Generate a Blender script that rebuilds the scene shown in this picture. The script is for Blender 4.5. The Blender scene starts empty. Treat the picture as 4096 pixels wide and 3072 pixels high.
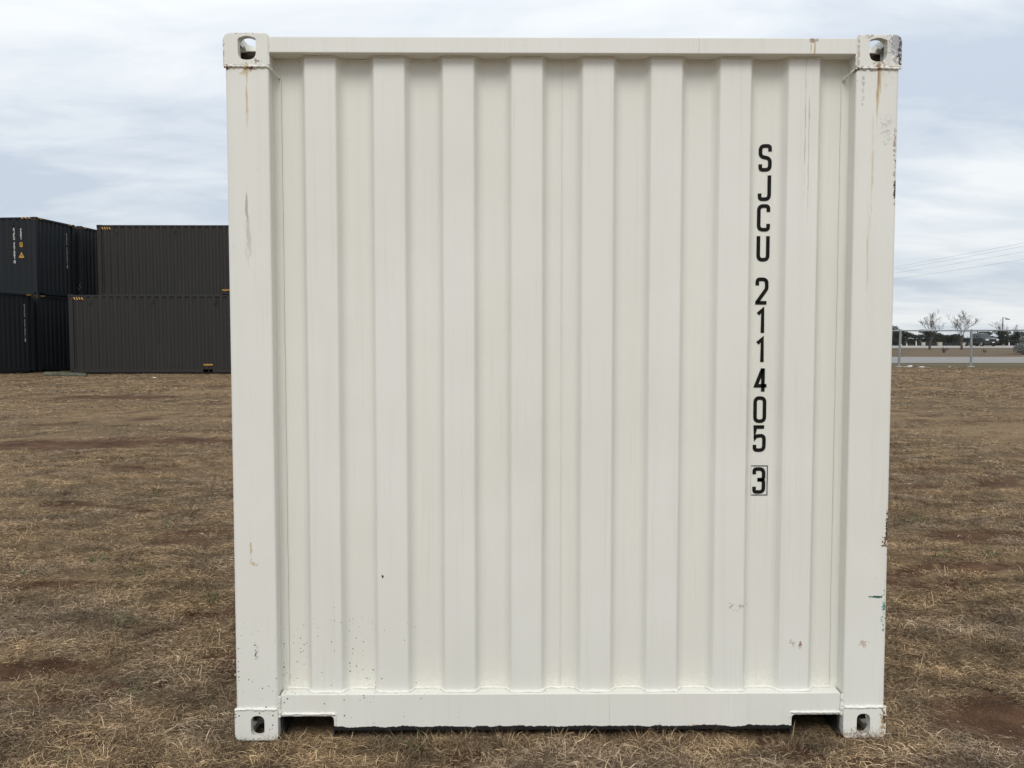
import bpy, bmesh, math, random
import numpy as np
from mathutils import Vector, Matrix
random.seed(7)
RNG = np.random.default_rng(11)
R = math.radians
S = bpy.context.scene
C = S.collection

# ------------------------------------------------------------------ camera, sky, sun, exposure
cam_d = bpy.data.cameras.new('camera')
cam = bpy.data.objects.new('camera', cam_d); C.objects.link(cam)
cam_d.sensor_width = 36.0
cam_d.lens = 36.0 * 3400 / 4096
cam_d.clip_start = 0.05; cam_d.clip_end = 6000
CAM = Vector((-0.2115, -3.1046, 1.4983))
cam.location = CAM
cam.rotation_euler = (math.pi/2 - 0.0531, 0.0, -0.00855)
S.camera = cam

SUN_EL, SUN_AZ = R(48), R(188)       # azimuth measured from +Y clockwise: the veiled sun is behind the camera
W = bpy.data.worlds.new('World'); S.world = W; W.use_nodes = True
nt = W.node_tree; nt.nodes.clear()
def wn(t, **k):
    n = nt.nodes.new(t)
    for a, v in k.items(): setattr(n, a, v)
    return n
wo = wn('ShaderNodeOutputWorld'); bg = wn('ShaderNodeBackground'); bg.inputs['Strength'].default_value = 0.1
nt.links.new(bg.outputs[0], wo.inputs[0])
sky = wn('ShaderNodeTexSky', sky_type='NISHITA', sun_disc=False)
sky.sun_elevation = SUN_EL; sky.sun_rotation = SUN_AZ; sky.air_density = 1.0; sky.dust_density = 1.5
tc = wn('ShaderNodeTexCoord'); sp = wn('ShaderNodeSeparateXYZ'); nt.links.new(tc.outputs['Generated'], sp.inputs[0])
def wm(op, a, b=None, c=None, clamp=False):
    n = wn('ShaderNodeMath', operation=op); n.use_clamp = clamp
    for i, v in enumerate((a, b, c)):
        if v is None: continue
        if isinstance(v, (int, float)): n.inputs[i].default_value = v
        else: nt.links.new(v, n.inputs[i])
    return n.outputs[0]
zz = wm('MAXIMUM', sp.outputs[2], 0.0)
den = wm('ADD', zz, 0.16)
cx = wm('DIVIDE', sp.outputs[0], den); cy = wm('DIVIDE', sp.outputs[1], den)
cb = wn('ShaderNodeCombineXYZ'); nt.links.new(cx, cb.inputs[0]); nt.links.new(cy, cb.inputs[1])
mp = wn('ShaderNodeMapping'); nt.links.new(cb.outputs[0], mp.inputs[0])
mp.inputs['Rotation'].default_value = (0, 0, R(-14)); mp.inputs['Scale'].default_value = (0.62, 1.15, 1); mp.inputs['Location'].default_value = (3.1, 0.4, 0)
n1 = wn('ShaderNodeTexNoise'); n1.inputs['Scale'].default_value = 0.95; n1.inputs['Detail'].default_value = 7; n1.inputs['Roughness'].default_value = 0.52; n1.inputs['Distortion'].default_value = 0.5
n2 = wn('ShaderNodeTexNoise'); n2.inputs['Scale'].default_value = 3.6; n2.inputs['Detail'].default_value = 6; n2.inputs['Roughness'].default_value = 0.55; n2.inputs['Distortion'].default_value = 0.6
for n in (n1, n2): nt.links.new(mp.outputs[0], n.inputs['Vector'])
mixn = wm('ADD', wm('MULTIPLY', n1.outputs['Fac'], 0.72), wm('MULTIPLY', n2.outputs['Fac'], 0.28))
rp = wn('ShaderNodeValToRGB'); nt.links.new(mixn, rp.inputs[0])
e = rp.color_ramp.elements
e[0].position = 0.40; e[0].color = (0.515, 0.58, 0.665, 1)
e[1].position = 0.60; e[1].color = (0.80, 0.825, 0.84, 1)
m1 = rp.color_ramp.elements.new(0.5); m1.color = (0.665, 0.712, 0.76, 1)
lift = wm('MULTIPLY_ADD', zz, 4.5, 8.9)           # a cloud deck grows brighter towards the zenith
cl = wn('ShaderNodeVectorMath', operation='SCALE'); nt.links.new(rp.outputs[0], cl.inputs[0]); nt.links.new(lift, cl.inputs['Scale'])
mx = wn('ShaderNodeMix', data_type='RGBA'); mx.inputs[0].default_value = 0.93
nt.links.new(sky.outputs[0], mx.inputs[6]); nt.links.new(cl.outputs[0], mx.inputs[7]); nt.links.new(mx.outputs[2], bg.inputs[0])

sd = bpy.data.lights.new('sun', 'SUN'); sun = bpy.data.objects.new('sun', sd); C.objects.link(sun)
sd.energy = 1.25; sd.angle = R(28); sd.color = (1.0, 0.965, 0.91)
sdir = Vector((math.sin(SUN_AZ)*math.cos(SUN_EL), math.cos(SUN_AZ)*math.cos(SUN_EL), math.sin(SUN_EL)))
sun.rotation_euler = sdir.to_track_quat('Z', 'Y').to_euler(); sun.location = (0, -20, 30)
S.view_settings.view_transform = 'Standard'; S.view_settings.look = 'None'
S.view_settings.exposure = 0.28; S.view_settings.gamma = 1.0; S.view_settings.use_curve_mapping = False

# ------------------------------------------------------------------ helpers
class MB:
    """collects verts and faces, builds one mesh object"""
    def __init__(s): s.v = []; s.f = []; s.mi = []
    def add(s, vs, fs, mi=0):
        o = len(s.v); s.v += [tuple(p) for p in vs]
        for f in fs: s.f.append([i + o for i in f]); s.mi.append(mi)
        return s
    def box(s, x0, x1, y0, y1, z0, z1, mi=0):
        vs = [(x, y, z) for z in (z0, z1) for y in (y0, y1) for x in (x0, x1)]
        return s.add(vs, [(0,2,3,1),(4,5,7,6),(0,1,5,4),(2,6,7,3),(0,4,6,2),(1,3,7,5)], mi)
    def prism(s, poly, h0, h1, fn=lambda a, b, h: (a, b, h), mi=0):
        n = len(poly)
        vs = [fn(a, b, h0) for a, b in poly] + [fn(a, b, h1) for a, b in poly]
        fs = [[i, (i+1) % n, (i+1) % n + n, i + n] for i in range(n)] + [list(range(n))[::-1], list(range(n, 2*n))]
        return s.add(vs, fs, mi)
    def sheet(s, chain, t, h0, h1, fn, mi=0):
        """a bent plate: 2-d chain, thickness t on its second axis, extruded h0..h1 (quads only)"""
        n = len(chain)
        vs = []
        for h in (h0, h1):
            vs += [fn(a, b, h) for a, b in chain] + [fn(a, b + t, h) for a, b in chain]
        fs = []
        for i in range(n-1):
            fs += [(i, i+1, 2*n+i+1, 2*n+i), (n+i, 3*n+i, 3*n+i+1, n+i+1), (i, n+i, n+i+1, i+1), (2*n+i, 2*n+i+1, 3*n+i+1, 3*n+i)]
        fs += [(0, 2*n, 3*n, n), (n-1, 2*n-1, 4*n-1, 3*n-1)]
        return s.add(vs, fs, mi)
    def tube(s, pts, r, n=6, mi=0, cap=True):
        pts = [Vector(p) for p in pts]; k = len(pts)
        rs = r if hasattr(r, '__len__') else [r]*k
        vs = []; up = None
        for i, p in enumerate(pts):
            d = (pts[min(i+1, k-1)] - pts[max(i-1, 0)])
            if d.length < 1e-9: d = Vector((0, 0, 1))
            d.normalize()
            if up is None:
                up = Vector((0, 0, 1)) if abs(d.z) < 0.9 else Vector((1, 0, 0))
            a = d.cross(up)
            if a.length < 1e-6: a = d.cross(Vector((0.3, 1, 0.2)))
            a.normalize(); b = a.cross(d).normalized(); up = b
            for j in range(n):
                t = 2*math.pi*j/n
                vs.append(p + rs[i]*(math.cos(t)*a + math.sin(t)*b))
        fs = [(i*n+j, i*n+(j+1) % n, (i+1)*n+(j+1) % n, (i+1)*n+j) for i in range(k-1) for j in range(n)]
        if cap: fs += [list(range(n))[::-1], list(range((k-1)*n, k*n))]
        return s.add(vs, fs, mi)
    def mesh(s, name, mats, smooth=35, bevel=0.0, recalc=True):
        m = bpy.data.meshes.new(name); m.from_pydata(s.v, [], s.f)
        for q in (mats if isinstance(mats, (list, tuple)) else [mats]): m.materials.append(q)
        if any(s.mi): m.polygons.foreach_set('material_index', s.mi)
        if recalc or bevel:
            bm = bmesh.new(); bm.from_mesh(m)
            if bevel:
                ed = [x for x in bm.edges if len(x.link_faces) == 2 and x.calc_face_angle(0) > R(30)]
                bmesh.ops.bevel(bm, geom=ed, offset=bevel, segments=2, profile=0.5, affect='EDGES', clamp_overlap=True)
            if recalc: bmesh.ops.recalc_face_normals(bm, faces=bm.faces)
            bm.to_mesh(m); bm.free()
        if smooth:
            m.polygons.foreach_set('use_smooth', [True]*len(m.polygons)); m.set_sharp_from_angle(angle=R(smooth))
        return m
    def build(s, name, mats, parent=None, **k):
        return link(name, s.mesh(name, mats, **k), parent)
def link(name, mesh, parent=None, loc=None, rz=0):
    o = bpy.data.objects.new(name, mesh); C.objects.link(o); o.parent = parent
    if loc is not None: o.location = loc
    if rz: o.rotation_euler = (0, 0, rz)
    if parent is not None and parent.name.startswith(('white_container', 'dark_container', 'charcoal_container')) and not name.startswith(('weld', 'seam', 'sealant', 'letter', 'digit')):
        w = o.modifiers.new('weighted_normals', 'WEIGHTED_NORMAL'); w.keep_sharp = True; w.mode = 'FACE_AREA'; w.weight = 100
    return o
def thing(name, label, cat, loc=(0,0,0), rz=0, group=None):
    o = bpy.data.objects.new(name, None); C.objects.link(o); o.empty_display_size = 0.2
    o.location = loc; o.rotation_euler = (0, 0, rz); tag(o, label, cat, group); return o
def tag(o, label, cat, group=None):
    o['label'] = label; o['category'] = cat
    if group: o['group'] = group
    return o
def struct(o, kind='structure', label=None):
    o['kind'] = kind
    if label: o['label'] = label
    return o
def fillet(pts, r, n=3, closed=False):
    """round the corners of a 2-d polyline"""
    out = []; k = len(pts)
    for i, p in enumerate(pts):
        if not closed and i in (0, k-1): out.append(p); continue
        rr = r[i] if hasattr(r, '__len__') else r
        a = Vector(pts[i-1]); b = Vector(p); c = Vector(pts[(i+1) % k])
        u = (a-b); v = (c-b); lu, lv = u.length, v.length
        if rr <= 0 or lu < 1e-9 or lv < 1e-9: out.append(p); continue
        u /= lu; v /= lv
        ang = u.angle(v)
        if ang > R(176): out.append(p); continue
        t = min(rr/math.tan(ang/2), lu*0.48, lv*0.48)
        p0 = b + u*t; p1 = b + v*t
        for j in range(n+1):
            q = j/n; out.append(tuple((1-q)**2*p0 + 2*q*(1-q)*b + q*q*p1))
    return out

# ---- node material helper
class NM:
    def __init__(s, name):
        s.m = bpy.data.materials.new(name); s.m.use_nodes = True; s.t = s.m.node_tree; s.t.nodes.clear()
        s.out = s.n('ShaderNodeOutputMaterial'); s.b = s.n('ShaderNodeBsdfPrincipled'); s.l(s.b.outputs[0], s.out.inputs[0])
    def n(s, t, **k):
        x = s.t.nodes.new(t)
        for a, v in k.items(): setattr(x, a, v)
        return x
    def l(s, a, b): s.t.links.new(a, b)
    def put(s, sock, v):
        if isinstance(v, (int, float)): sock.default_value = v
        elif isinstance(v, (tuple, list)): sock.default_value = tuple(v) + ((1,) if len(v) == 3 and len(sock.default_value) == 4 else ())
        else: s.l(v, sock)
    def math(s, op, a, b=None, c=None, clamp=False):
        x = s.n('ShaderNodeMath', operation=op); x.use_clamp = clamp
        for i, v in enumerate((a, b, c)):
            if v is not None: s.put(x.inputs[i], v)
        return x.outputs[0]
    def mix(s, f, a, b, mode='MIX'):
        x = s.n('ShaderNodeMix', data_type='RGBA', blend_type=mode); x.clamp_factor = True
        s.put(x.inputs[0], f); s.put(x.inputs[6], a); s.put(x.inputs[7], b); return x.outputs[2]
    def noise(s, vec, scale, detail=3, rough=0.55, dist=0.0, w=None):
        x = s.n('ShaderNodeTexNoise')
        if vec is not None: s.l(vec, x.inputs['Vector'])
        x.inputs['Scale'].default_value = scale; x.inputs['Detail'].default_value = detail
        x.inputs['Roughness'].default_value = rough; x.inputs['Distortion'].default_value = dist
        return x.outputs['Fac']
    def map(s, vec, scale=(1,1,1), loc=(0,0,0)):
        x = s.n('ShaderNodeMapping'); s.l(vec, x.inputs[0]); x.inputs['Scale'].default_value = scale; x.inputs['Location'].default_value = loc
        return x.outputs[0]
    def ramp(s, f, stops):
        x = s.n('ShaderNodeValToRGB'); s.l(f, x.inputs[0]); el = x.color_ramp.elements
        el[0].position, el[0].color = stops[0][0], tuple(stops[0][1])+(1,)
        el[1].position, el[1].color = stops[-1][0], tuple(stops[-1][1])+(1,)
        for p, c in stops[1:-1]:
            q = el.new(p); q.color = tuple(c)+(1,)
        return x.outputs[0]
    def step(s, v, a, b):
        x = s.n('ShaderNodeMapRange'); x.interpolation_type = 'SMOOTHSTEP'; s.put(x.inputs[0], v); s.put(x.inputs[1], a); s.put(x.inputs[2], b)
        return x.outputs[0]
    def bump(s, h, strength=0.3, dist=0.01):
        x = s.n('ShaderNodeBump'); x.inputs['Strength'].default_value = strength; x.inputs['Distance'].default_value = dist
        s.l(h, x.inputs['Height']); s.l(x.outputs[0], s.b.inputs['Normal'])
    def coords(s, obj=None):
        x = s.n('ShaderNodeTexCoord')
        if obj is not None: x.object = obj
        return x.outputs['Object']
    def pos(s): return s.n('ShaderNodeNewGeometry').outputs['Position']
    def set(s, col=None, rough=None, metal=None, spec=None):
        if col is not None: s.put(s.b.inputs['Base Color'], col)
        if rough is not None: s.put(s.b.inputs['Roughness'], rough)
        if metal is not None: s.put(s.b.inputs['Metallic'], metal)
        if spec is not None: s.put(s.b.inputs['Specular IOR Level'], spec)
        return s.m
def simple(name, col, rough=0.6, metal=0.0, var=0.25, scale=6.0, bump=0.0):
    k = NM(name); v = k.coords(); f = k.noise(v, scale, 4)
    lo = tuple(c*(1-var) for c in col); hi = tuple(min(1, c*(1+var)) for c in col)
    k.set(k.ramp(f, [(0.3, lo), (0.7, hi)]), rough, metal)
    if bump: k.bump(f, bump, 0.01)
    return k.m

# stain: soft broken ellipsoid round a point of the container
sg = bpy.data.node_groups.new('stain', 'ShaderNodeTree')
for nm, ty in (('P', 'NodeSocketVector'), ('Centre', 'NodeSocketVector'), ('Radius', 'NodeSocketVector'), ('Noise', 'NodeSocketFloat'), ('Amount', 'NodeSocketFloat'), ('Sharp', 'NodeSocketFloat')):
    sg.interface.new_socket(nm, in_out='INPUT', socket_type=ty)
sg.interface.new_socket('Mask', in_out='OUTPUT', socket_type='NodeSocketFloat')
gi = sg.nodes.new('NodeGroupInput'); go = sg.nodes.new('NodeGroupOutput')
def gv(op, a, b=None):
    x = sg.nodes.new('ShaderNodeVectorMath'); x.operation = op; sg.links.new(a, x.inputs[0])
    if b is not None: sg.links.new(b, x.inputs[1])
    return x
def gm(op, a, b=None, clamp=False):
    x = sg.nodes.new('ShaderNodeMath'); x.operation = op; x.use_clamp = clamp
    for i, v in enumerate((a, b)):
        if v is None: continue
        if isinstance(v, (int, float)): x.inputs[i].default_value = v
        else: sg.links.new(v, x.inputs[i])
    return x.outputs[0]
ln = gv('LENGTH', gv('DIVIDE', gv('SUBTRACT', gi.outputs['P'], gi.outputs['Centre']).outputs[0], gi.outputs['Radius']).outputs[0]).outputs['Value']
q = gm('ADD', gm('SUBTRACT', 1.0, ln), gm('MULTIPLY', gm('SUBTRACT', gi.outputs['Noise'], 0.5), gi.outputs['Amount']))
sg.links.new(gm('MULTIPLY', q, gi.outputs['Sharp'], True), go.inputs['Mask'])

# ------------------------------------------------------------------ noise for terrain (python side)
def hash2(ix, iy, s):
    h = (ix.astype(np.int64)*374761393 + iy.astype(np.int64)*668265263 + s*974634721) & 0x7fffffff
    h = ((h ^ (h >> 13))*1274126177) & 0x7fffffff
    return ((h ^ (h >> 16)) & 0xffff)/65535.0
def vnoise(x, y, s=0):
    x = np.asarray(x, float); y = np.asarray(y, float)
    ix = np.floor(x); iy = np.floor(y); fx = x-ix; fy = y-iy
    u = fx*fx*(3-2*fx); v = fy*fy*(3-2*fy)
    a = hash2(ix, iy, s); b = hash2(ix+1, iy, s); c = hash2(ix, iy+1, s); d = hash2(ix+1, iy+1, s)
    return a + (b-a)*u + (c-a)*v + (a-b-c+d)*u*v
def fbm(x, y, o=4, s=0):
    t = 0; a = 0.5; tot = 0
    for i in range(o):
        t = t + a*vnoise(x*2**i + 17.3*i, y*2**i - 9.1*i, s+i); tot += a; a *= 0.5
    return t/tot
def sstep(a, b, x):
    t = np.clip((x-a)/(b-a), 0, 1); return t*t*(3-2*t)
GK = [(-400, 0), (4, 0), (10, 0.05), (24, 0.12), (40, 0.12), (44.8, 0.11), (61, 0.135), (64, 0.15), (100, 0.20), (115.5, 0.22), (117.5, 0.36), (131, 0.40), (160, 0.45), (2500, 0.9)]
GX = np.array([k[0] for k in GK], float); GZ = np.array([k[1] for k in GK], float)
# bare earth patches seen in the photo (x, y, half-lengths, turn)
PATCH = [(-2.33, 0.74, 0.42, 0.16, 0.25), (-1.93, 0.43, 0.26, 0.13, 0.2), (-1.80, 1.46, 0.38, 0.10, 0.1), (-2.0, 1.2, 0.2, 0.07, 0.2), (-3.0, 2.0, 0.28, 0.10, 0.1), (-3.6, 2.15, 0.3, 0.09, 0.2),
         (-1.72, 0.06, 0.20, 0.07, 0.3), (-6.4, 8.7, 1.3, 0.5, 0.0), (-7.6, 8.2, 0.9, 0.25, 0.0), (-9.6, 17.5, 1.6, 0.8, 0.0), (-4.6, 9.0, 0.8, 0.3, 0), (-4.0, 4.5, .5, .12, .1),
         (2.85, 2.38, 0.75, 0.14, 0.1), (2.35, 2.05, 0.45, 0.12, -0.4), (1.70, 0.10, 0.30, 0.24, -0.5), (1.95, 0.35, 0.30, 0.10, -0.6), (3.3, 3.3, 0.5, 0.12, -0.15), (4.3, 3.2, 0.3, 0.2, 0),
         (-0.34, -0.12, 0.20, 0.06, 0.0), (0.72, -0.10, 0.26, 0.10, 0.1), (1.05, -0.16, 0.24, 0.06, 0.0), (1.45, 1.1, 0.14, 0.3, 0.0), (4.6, 6.3, 0.6, 0.15, 0.0), (1.5, 0.6, 0.12, 0.2, 0.2), (-1.42, 1.0, .12, .5, 0)]
def soil(x, y):
    x = np.asarray(x, float); y = np.asarray(y, float)
    wx = x + (fbm(x*5, y*5, 4, 5)-0.5)*0.55; wy = y + (fbm(x*5, y*5, 4, 9)-0.5)*0.34
    m = np.zeros_like(x)
    for (px, py, a, b, r) in PATCH:
        c, s = math.cos(r), math.sin(r)
        u = ((wx-px)*c + (wy-py)*s)/a; v = (-(wx-px)*s + (wy-py)*c)/b
        m = np.maximum(m, 1.35 - np.sqrt(u*u+v*v))
    m = sstep(0.0, 0.75, m)
    g = sstep(0.585, 0.70, fbm(x*1.2, y*2.6, 4, 21)) * sstep(1.3, 3.0, np.hypot(x, y)) * 0.62
    return np.clip(np.maximum(m, g), 0, 1)
def gbase(x, y):
    z = np.interp(y, GX, GZ)
    z = z + 0.085*sstep(20, 27, y)*(1-sstep(38, 42, y))*(1-sstep(-9, 0, x))
    z = z + 0.045*sstep(23, 27, y)*(1-sstep(36, 40, y))*(1-sstep(-18, -16.6, x))
    return z
def gz(x, y):
    x = np.asarray(x, float); y = np.asarray(y, float)
    near = 1 - sstep(20, 38, np.abs(y))
    pad = np.maximum(np.abs(x)-1.3, np.maximum(-y-0.02, y-6.2)); pad = sstep(0.0, 0.5, pad)
    n = (fbm(x*1.3, y*1.3, 3, 2)-0.5)*0.07*(0.15+0.85*pad) + (fbm(x*6, y*6, 3, 4)-0.5)*0.035*(0.5+0.5*pad)
    s = soil(x, y)
    n = n - s*0.014 + s*(fbm(x*8, y*8, 4, 8)-0.5)*0.075
    return gbase(x, y) + n*near - 0.004

# ------------------------------------------------------------------ materials
def paint_white(root, zone='M'):
    k = NM('white_container_paint_' + {'L': 'left_post', 'R': 'right_post', 'M': 'wall', 'N': 'plain'}[zone]); P = k.coords(root)
    big = k.noise(P, 1.3, 3); fine = k.noise(P, 55, 4, 0.6)
    streak = k.noise(k.map(P, (38, 38, 0.9)), 1.0, 4, 0.6); streak2 = k.noise(k.map(P, (120, 120, 2.0), (3, 1, 7)), 1.0, 3, 0.6)
    col = k.mix(k.step(big, 0.3, 0.7), (0.712, 0.705, 0.648), (0.750, 0.745, 0.694))
    col = k.mix(k.math('MULTIPLY', k.step(streak, 0.50, 0.76), 0.24), col, (0.60, 0.585, 0.525))
    col = k.mix(k.math('MULTIPLY', k.step(streak2, 0.57, 0.78), 0.24), col, (0.50, 0.485, 0.43))
    col = k.mix(k.math('MULTIPLY', k.step(fine, 0.66, 0.78), 0.25), col, (0.50, 0.49, 0.45))
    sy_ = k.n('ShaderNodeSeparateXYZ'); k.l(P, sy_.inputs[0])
    col = k.mix(k.math('MULTIPLY', k.math('MULTIPLY', k.step(sy_.outputs[1], 0.045, 0.078), k.step(k.noise(k.map(P, (7, 7, 0.8)), 1.0, 3), 0.25, 0.75)), 0.28), col, (0.72, 0.705, 0.62))  # cream tint of light bounced within the troughs, mixed into the paint colour
    brk = k.step(k.noise(P, 85, 4, 0.7), 0.34, 0.66); brk2 = k.step(k.noise(k.map(P, (120, 120, 14)), 1.0, 4, 0.65), 0.34, 0.66)
    def st(c, r, colr, amt=1.2, sharp=2.5, op=1.0, nz=None):
        nonlocal col
        if ('L' if c[0] < -1.0 else 'R' if c[0] > 1.0 else 'M') != zone: return
        sharp *= 0.8; amt *= 1.25
        g = k.n('ShaderNodeGroup'); g.node_tree = sg; k.l(P, g.inputs['P'])
        g.inputs['Centre'].default_value = c; g.inputs['Radius'].default_value = r
        k.l(brk if nz is None else nz, g.inputs['Noise']); g.inputs['Amount'].default_value = amt; g.inputs['Sharp'].default_value = sharp
        f = g.outputs[0] if op == 1 else k.math('MULTIPLY', g.outputs[0], op)
        col = k.mix(f, col, colr)
    RUST, DR, GREY, TAN = (0.16, 0.055, 0.018), (0.045, 0.02, 0.012), (0.33, 0.34, 0.37), (0.50, 0.37, 0.19)
    # scoured bare metal and rust on the upper right corner casting
    st((1.225, 0, 2.565), (0.055, 0.2, 0.085), GREY, 0.5, 8, 0.9)
    st((1.17, 0, 2.53), (0.02, 0.1, 0.075), RUST, 2.0, 2, 0.14)
    st((1.216, 0, 2.57), (0.010, 0.1, 0.05), DR, 1.6, 4, 0.9)
    st((1.214, 0, 2.505), (0.010, 0.1, 0.02), DR, 1.5, 4)
    st((1.137, 0, 2.487), (0.018, 0.06, 0.018), RUST, 1.4, 2.2, 0.6)
    st((1.137, 0, 2.40), (0.009, 0.06, 0.105), TAN, 0.8, 2.2, 0.75, brk2)
    st((1.136, 0, 2.44), (0.005, 0.06, 0.06), RUST, 0.8, 2.2, 0.55, brk2)
    st((1.122, 0, 2.12), (0.006, 0.06, 0.20), TAN, 0.6, 1.6, 0.5, brk2)
    st((1.112, 0, 1.82), (0.006, 0.06, 0.24), TAN, 0.6, 1.4, 0.45, brk2)
    st((1.062, 0, 2.52), (0.004, 0.06, 0.075), RUST, 1.0, 2.5, 0.45)
    st((1.062, 0, 2.468), (0.012, 0.06, 0.005), DR, 1.6, 3, 0.8)
    st((1.13, 0, 2.469), (0.11, 0.06, 0.003), RUST, 1.6, 2, 0.4)
    st((1.10, 0, 2.60), (0.012, 0.06, 0.03), RUST, 1.2, 2, 0.6)
    st((1.082, 0, 2.40), (0.004, 0.06, 0.035), DR, 2.0, 4, 0.35)
    st((1.168, 0, 2.256), (0.014, 0.06, 0.030), (0.34, 0.34, 0.34), 2.4, 2, 0.4)
    # chips along the right hand post
    st((1.203, 0, 2.198), (0.004, 0.06, 0.042), (0.20, 0.09, 0.06), 2.2, 2.4, 0.65)
    st((1.204, 0, 2.085), (0.005, 0.06, 0.055), (0.20, 0.09, 0.06), 2.2, 2.4, 0.65)
    st((1.207, 0, 2.04), (0.006, 0.06, 0.042), DR, 1.2, 5)
    st((1.208, 0, 0.79), (0.005, 0.06, 0.06), DR, 1.2, 4)
    st((1.198, 0, 0.745), (0.010, 0.06, 0.015), RUST, 1.4, 3)
    st((1.171, 0, 0.538), (0.034, 0.06, 0.0045), (0.02, 0.10, 0.075), 0.5, 4)
    st((1.201, 0, 0.48), (0.005, 0.06, 0.045), (0.02, 0.20, 0.13), 2.4, 3, 0.9)
    st((1.208, 0, 0.075), (0.008, 0.06, 0.035), DR, 1.0, 5)
    st((1.203, 0, 0.04), (0.010, 0.06, 0.07), TAN, 1.2, 2, 0.7)
    st((1.10, 0, 0.005), (0.13, 0.06, 0.022), RUST, 2.2, 2, 0.5)
    # left hand post and casting
    st((-1.138, 0, 2.465), (0.020, 0.06, 0.016), TAN, 1.4, 2.5, 0.8)
    st((-1.137, 0, 2.38), (0.0045, 0.06, 0.11), TAN, 0.8, 2, 0.7, brk2)
    st((-1.10, 0, 2.490), (0.014, 0.06, 0.007), RUST, 1.4, 3, 0.7)
    st((-1.205, 0, 2.469), (0.010, 0.06, 0.006), RUST, 1.2, 3)
    st((-1.123, 0, 2.468), (0.008, 0.06, 0.006), RUST, 1.2, 3)
    st((-1.218, 0, 2.53), (0.004, 0.06, 0.05), RUST, 1.8, 3, 0.5)
    st((-1.15, 0, 2.592), (0.05, 0.06, 0.006), RUST, 1.8, 3, 0.4)
    st((-1.144, 0, 1.985), (0.005, 0.06, 0.075), (0.36, 0.34, 0.28), 0.7, 3, 0.8, brk2)
    st((-1.142, 0, 1.87), (0.010, 0.06, 0.07), (0.36, 0.34, 0.28), 1.4, 1.6, 0.45, brk2)
    st((-1.103, 0, 2.11), (0.006, 0.06, 0.035), (0.38, 0.36, 0.32), 1.0, 2, 0.5, brk2)
    st((-1.149, 0, 0.715), (0.003, 0.06, 0.040), TAN, 1.2, 3, 0.8)
    st((-1.140, 0, 0.668), (0.014, 0.06, 0.006), TAN, 1.8, 3, 0.8)
    st((-1.135, 0, 0.341), (0.006, 0.06, 0.020), (0.10, 0.10, 0.12), 1.6, 4)
    # header rail runs
    st((0.901, 0, 2.572), (0.012, 0.06, 0.007), RUST, 1.5, 3, 0.7)
    st((0.904, 0, 2.545), (0.0035, 0.06, 0.035), TAN, 0.6, 3, 0.9, brk2)
    st((0.892, 0, 2.545), (0.003, 0.06, 0.035), TAN, 0.6, 3, 0.7, brk2)
    st((0.902, 0.04, 2.25), (0.003, 0.06, 0.30), (0.40, 0.36, 0.27), 0.6, 2, 0.6, brk2)
    st((0.888, 0.04, 2.30), (0.003, 0.06, 0.26), (0.40, 0.36, 0.27), 0.6, 2, 0.6, brk2)
    st((0.488, 0, 2.55), (0.0025, 0.06, 0.04), TAN, 0.6, 2, 0.3, brk2)
    # ribs and sill
    st((-0.127, 0.04, 1.234), (0.035, 0.06, 0.07), (0.76, 0.76, 0.74), 0.8, 1.0, 0.3)
    st((0.664, 0.04, 0.492), (0.022, 0.06, 0.008), (0.26, 0.10, 0.06), 2.4, 3, 0.5)
    st((0.903, 0.04, 0.348), (0.006, 0.06, 0.012), (0.20, 0.07, 0.03), 1.4, 3, 0.8)
    st((0.872, 0.04, 0.350), (0.008, 0.06, 0.008), (0.26, 0.10, 0.06), 2.2, 3, 0.5)
    st((1.13, 0, 0.359), (0.010, 0.06, 0.008), (0.34, 0.14, 0.08), 2.4, 3, 0.5)
    st((-0.671, 0.04, 0.609), (0.005, 0.06, 0.005), (0.02, 0.02, 0.02), 1.0, 5)
    st((0.181, 0.02, 0.094), (0.0016, 0.06, 0.075), (0.50, 0.49, 0.46), 0.4, 4, 0.6)
    st((0.514, 0.02, 0.036), (0.05, 0.05, 0.010), (0.32, 0.17, 0.07), 2.2, 2, 0.8)
    # mud freckles thrown up on the lower left
    sx = k.n('ShaderNodeSeparateXYZ'); k.l(P, sx.inputs[0])
    area = k.math('MULTIPLY', k.math('SUBTRACT', 1.0, k.step(sx.outputs[0], -0.75, -0.1)), k.math('SUBTRACT', 1.0, k.step(sx.outputs[2], 0.15, 0.85)))
    area = k.math('MULTIPLY', area, k.step(k.noise(P, 7, 2), 0.30, 0.58))
    area = k.math('MAXIMUM', area, k.math('MULTIPLY', k.step(k.noise(P, 2.3, 2), 0.5, 0.7), 0.22))
    vo = k.n('ShaderNodeTexVoronoi'); k.l(P, vo.inputs['Vector']); vo.inputs['Scale'].default_value = 80
    sc = k.n('ShaderNodeSeparateColor'); k.l(vo.outputs['Color'], sc.inputs[0])
    rad = k.math('MULTIPLY', k.math('MULTIPLY', k.step(sc.outputs[0], 0.30, 1.0), area), 0.30)
    spk = k.math('MULTIPLY', k.math('SUBTRACT', rad, vo.outputs['Distance']), 14, clamp=True)
    col = k.mix(spk, col, (0.05, 0.045, 0.04))
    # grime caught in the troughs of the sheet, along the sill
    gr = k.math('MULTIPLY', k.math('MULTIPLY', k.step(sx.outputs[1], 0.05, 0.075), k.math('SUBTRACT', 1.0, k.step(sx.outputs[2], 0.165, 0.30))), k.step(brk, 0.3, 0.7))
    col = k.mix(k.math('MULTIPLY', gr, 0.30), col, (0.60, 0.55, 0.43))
    # bituminous underseal brushed on from below, with a ragged upper edge
    edge = k.math('ADD', k.math('MULTIPLY', k.noise(k.map(P, (16, 3, 3)), 1.0, 6, 0.72), 0.028), 0.031)
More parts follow.
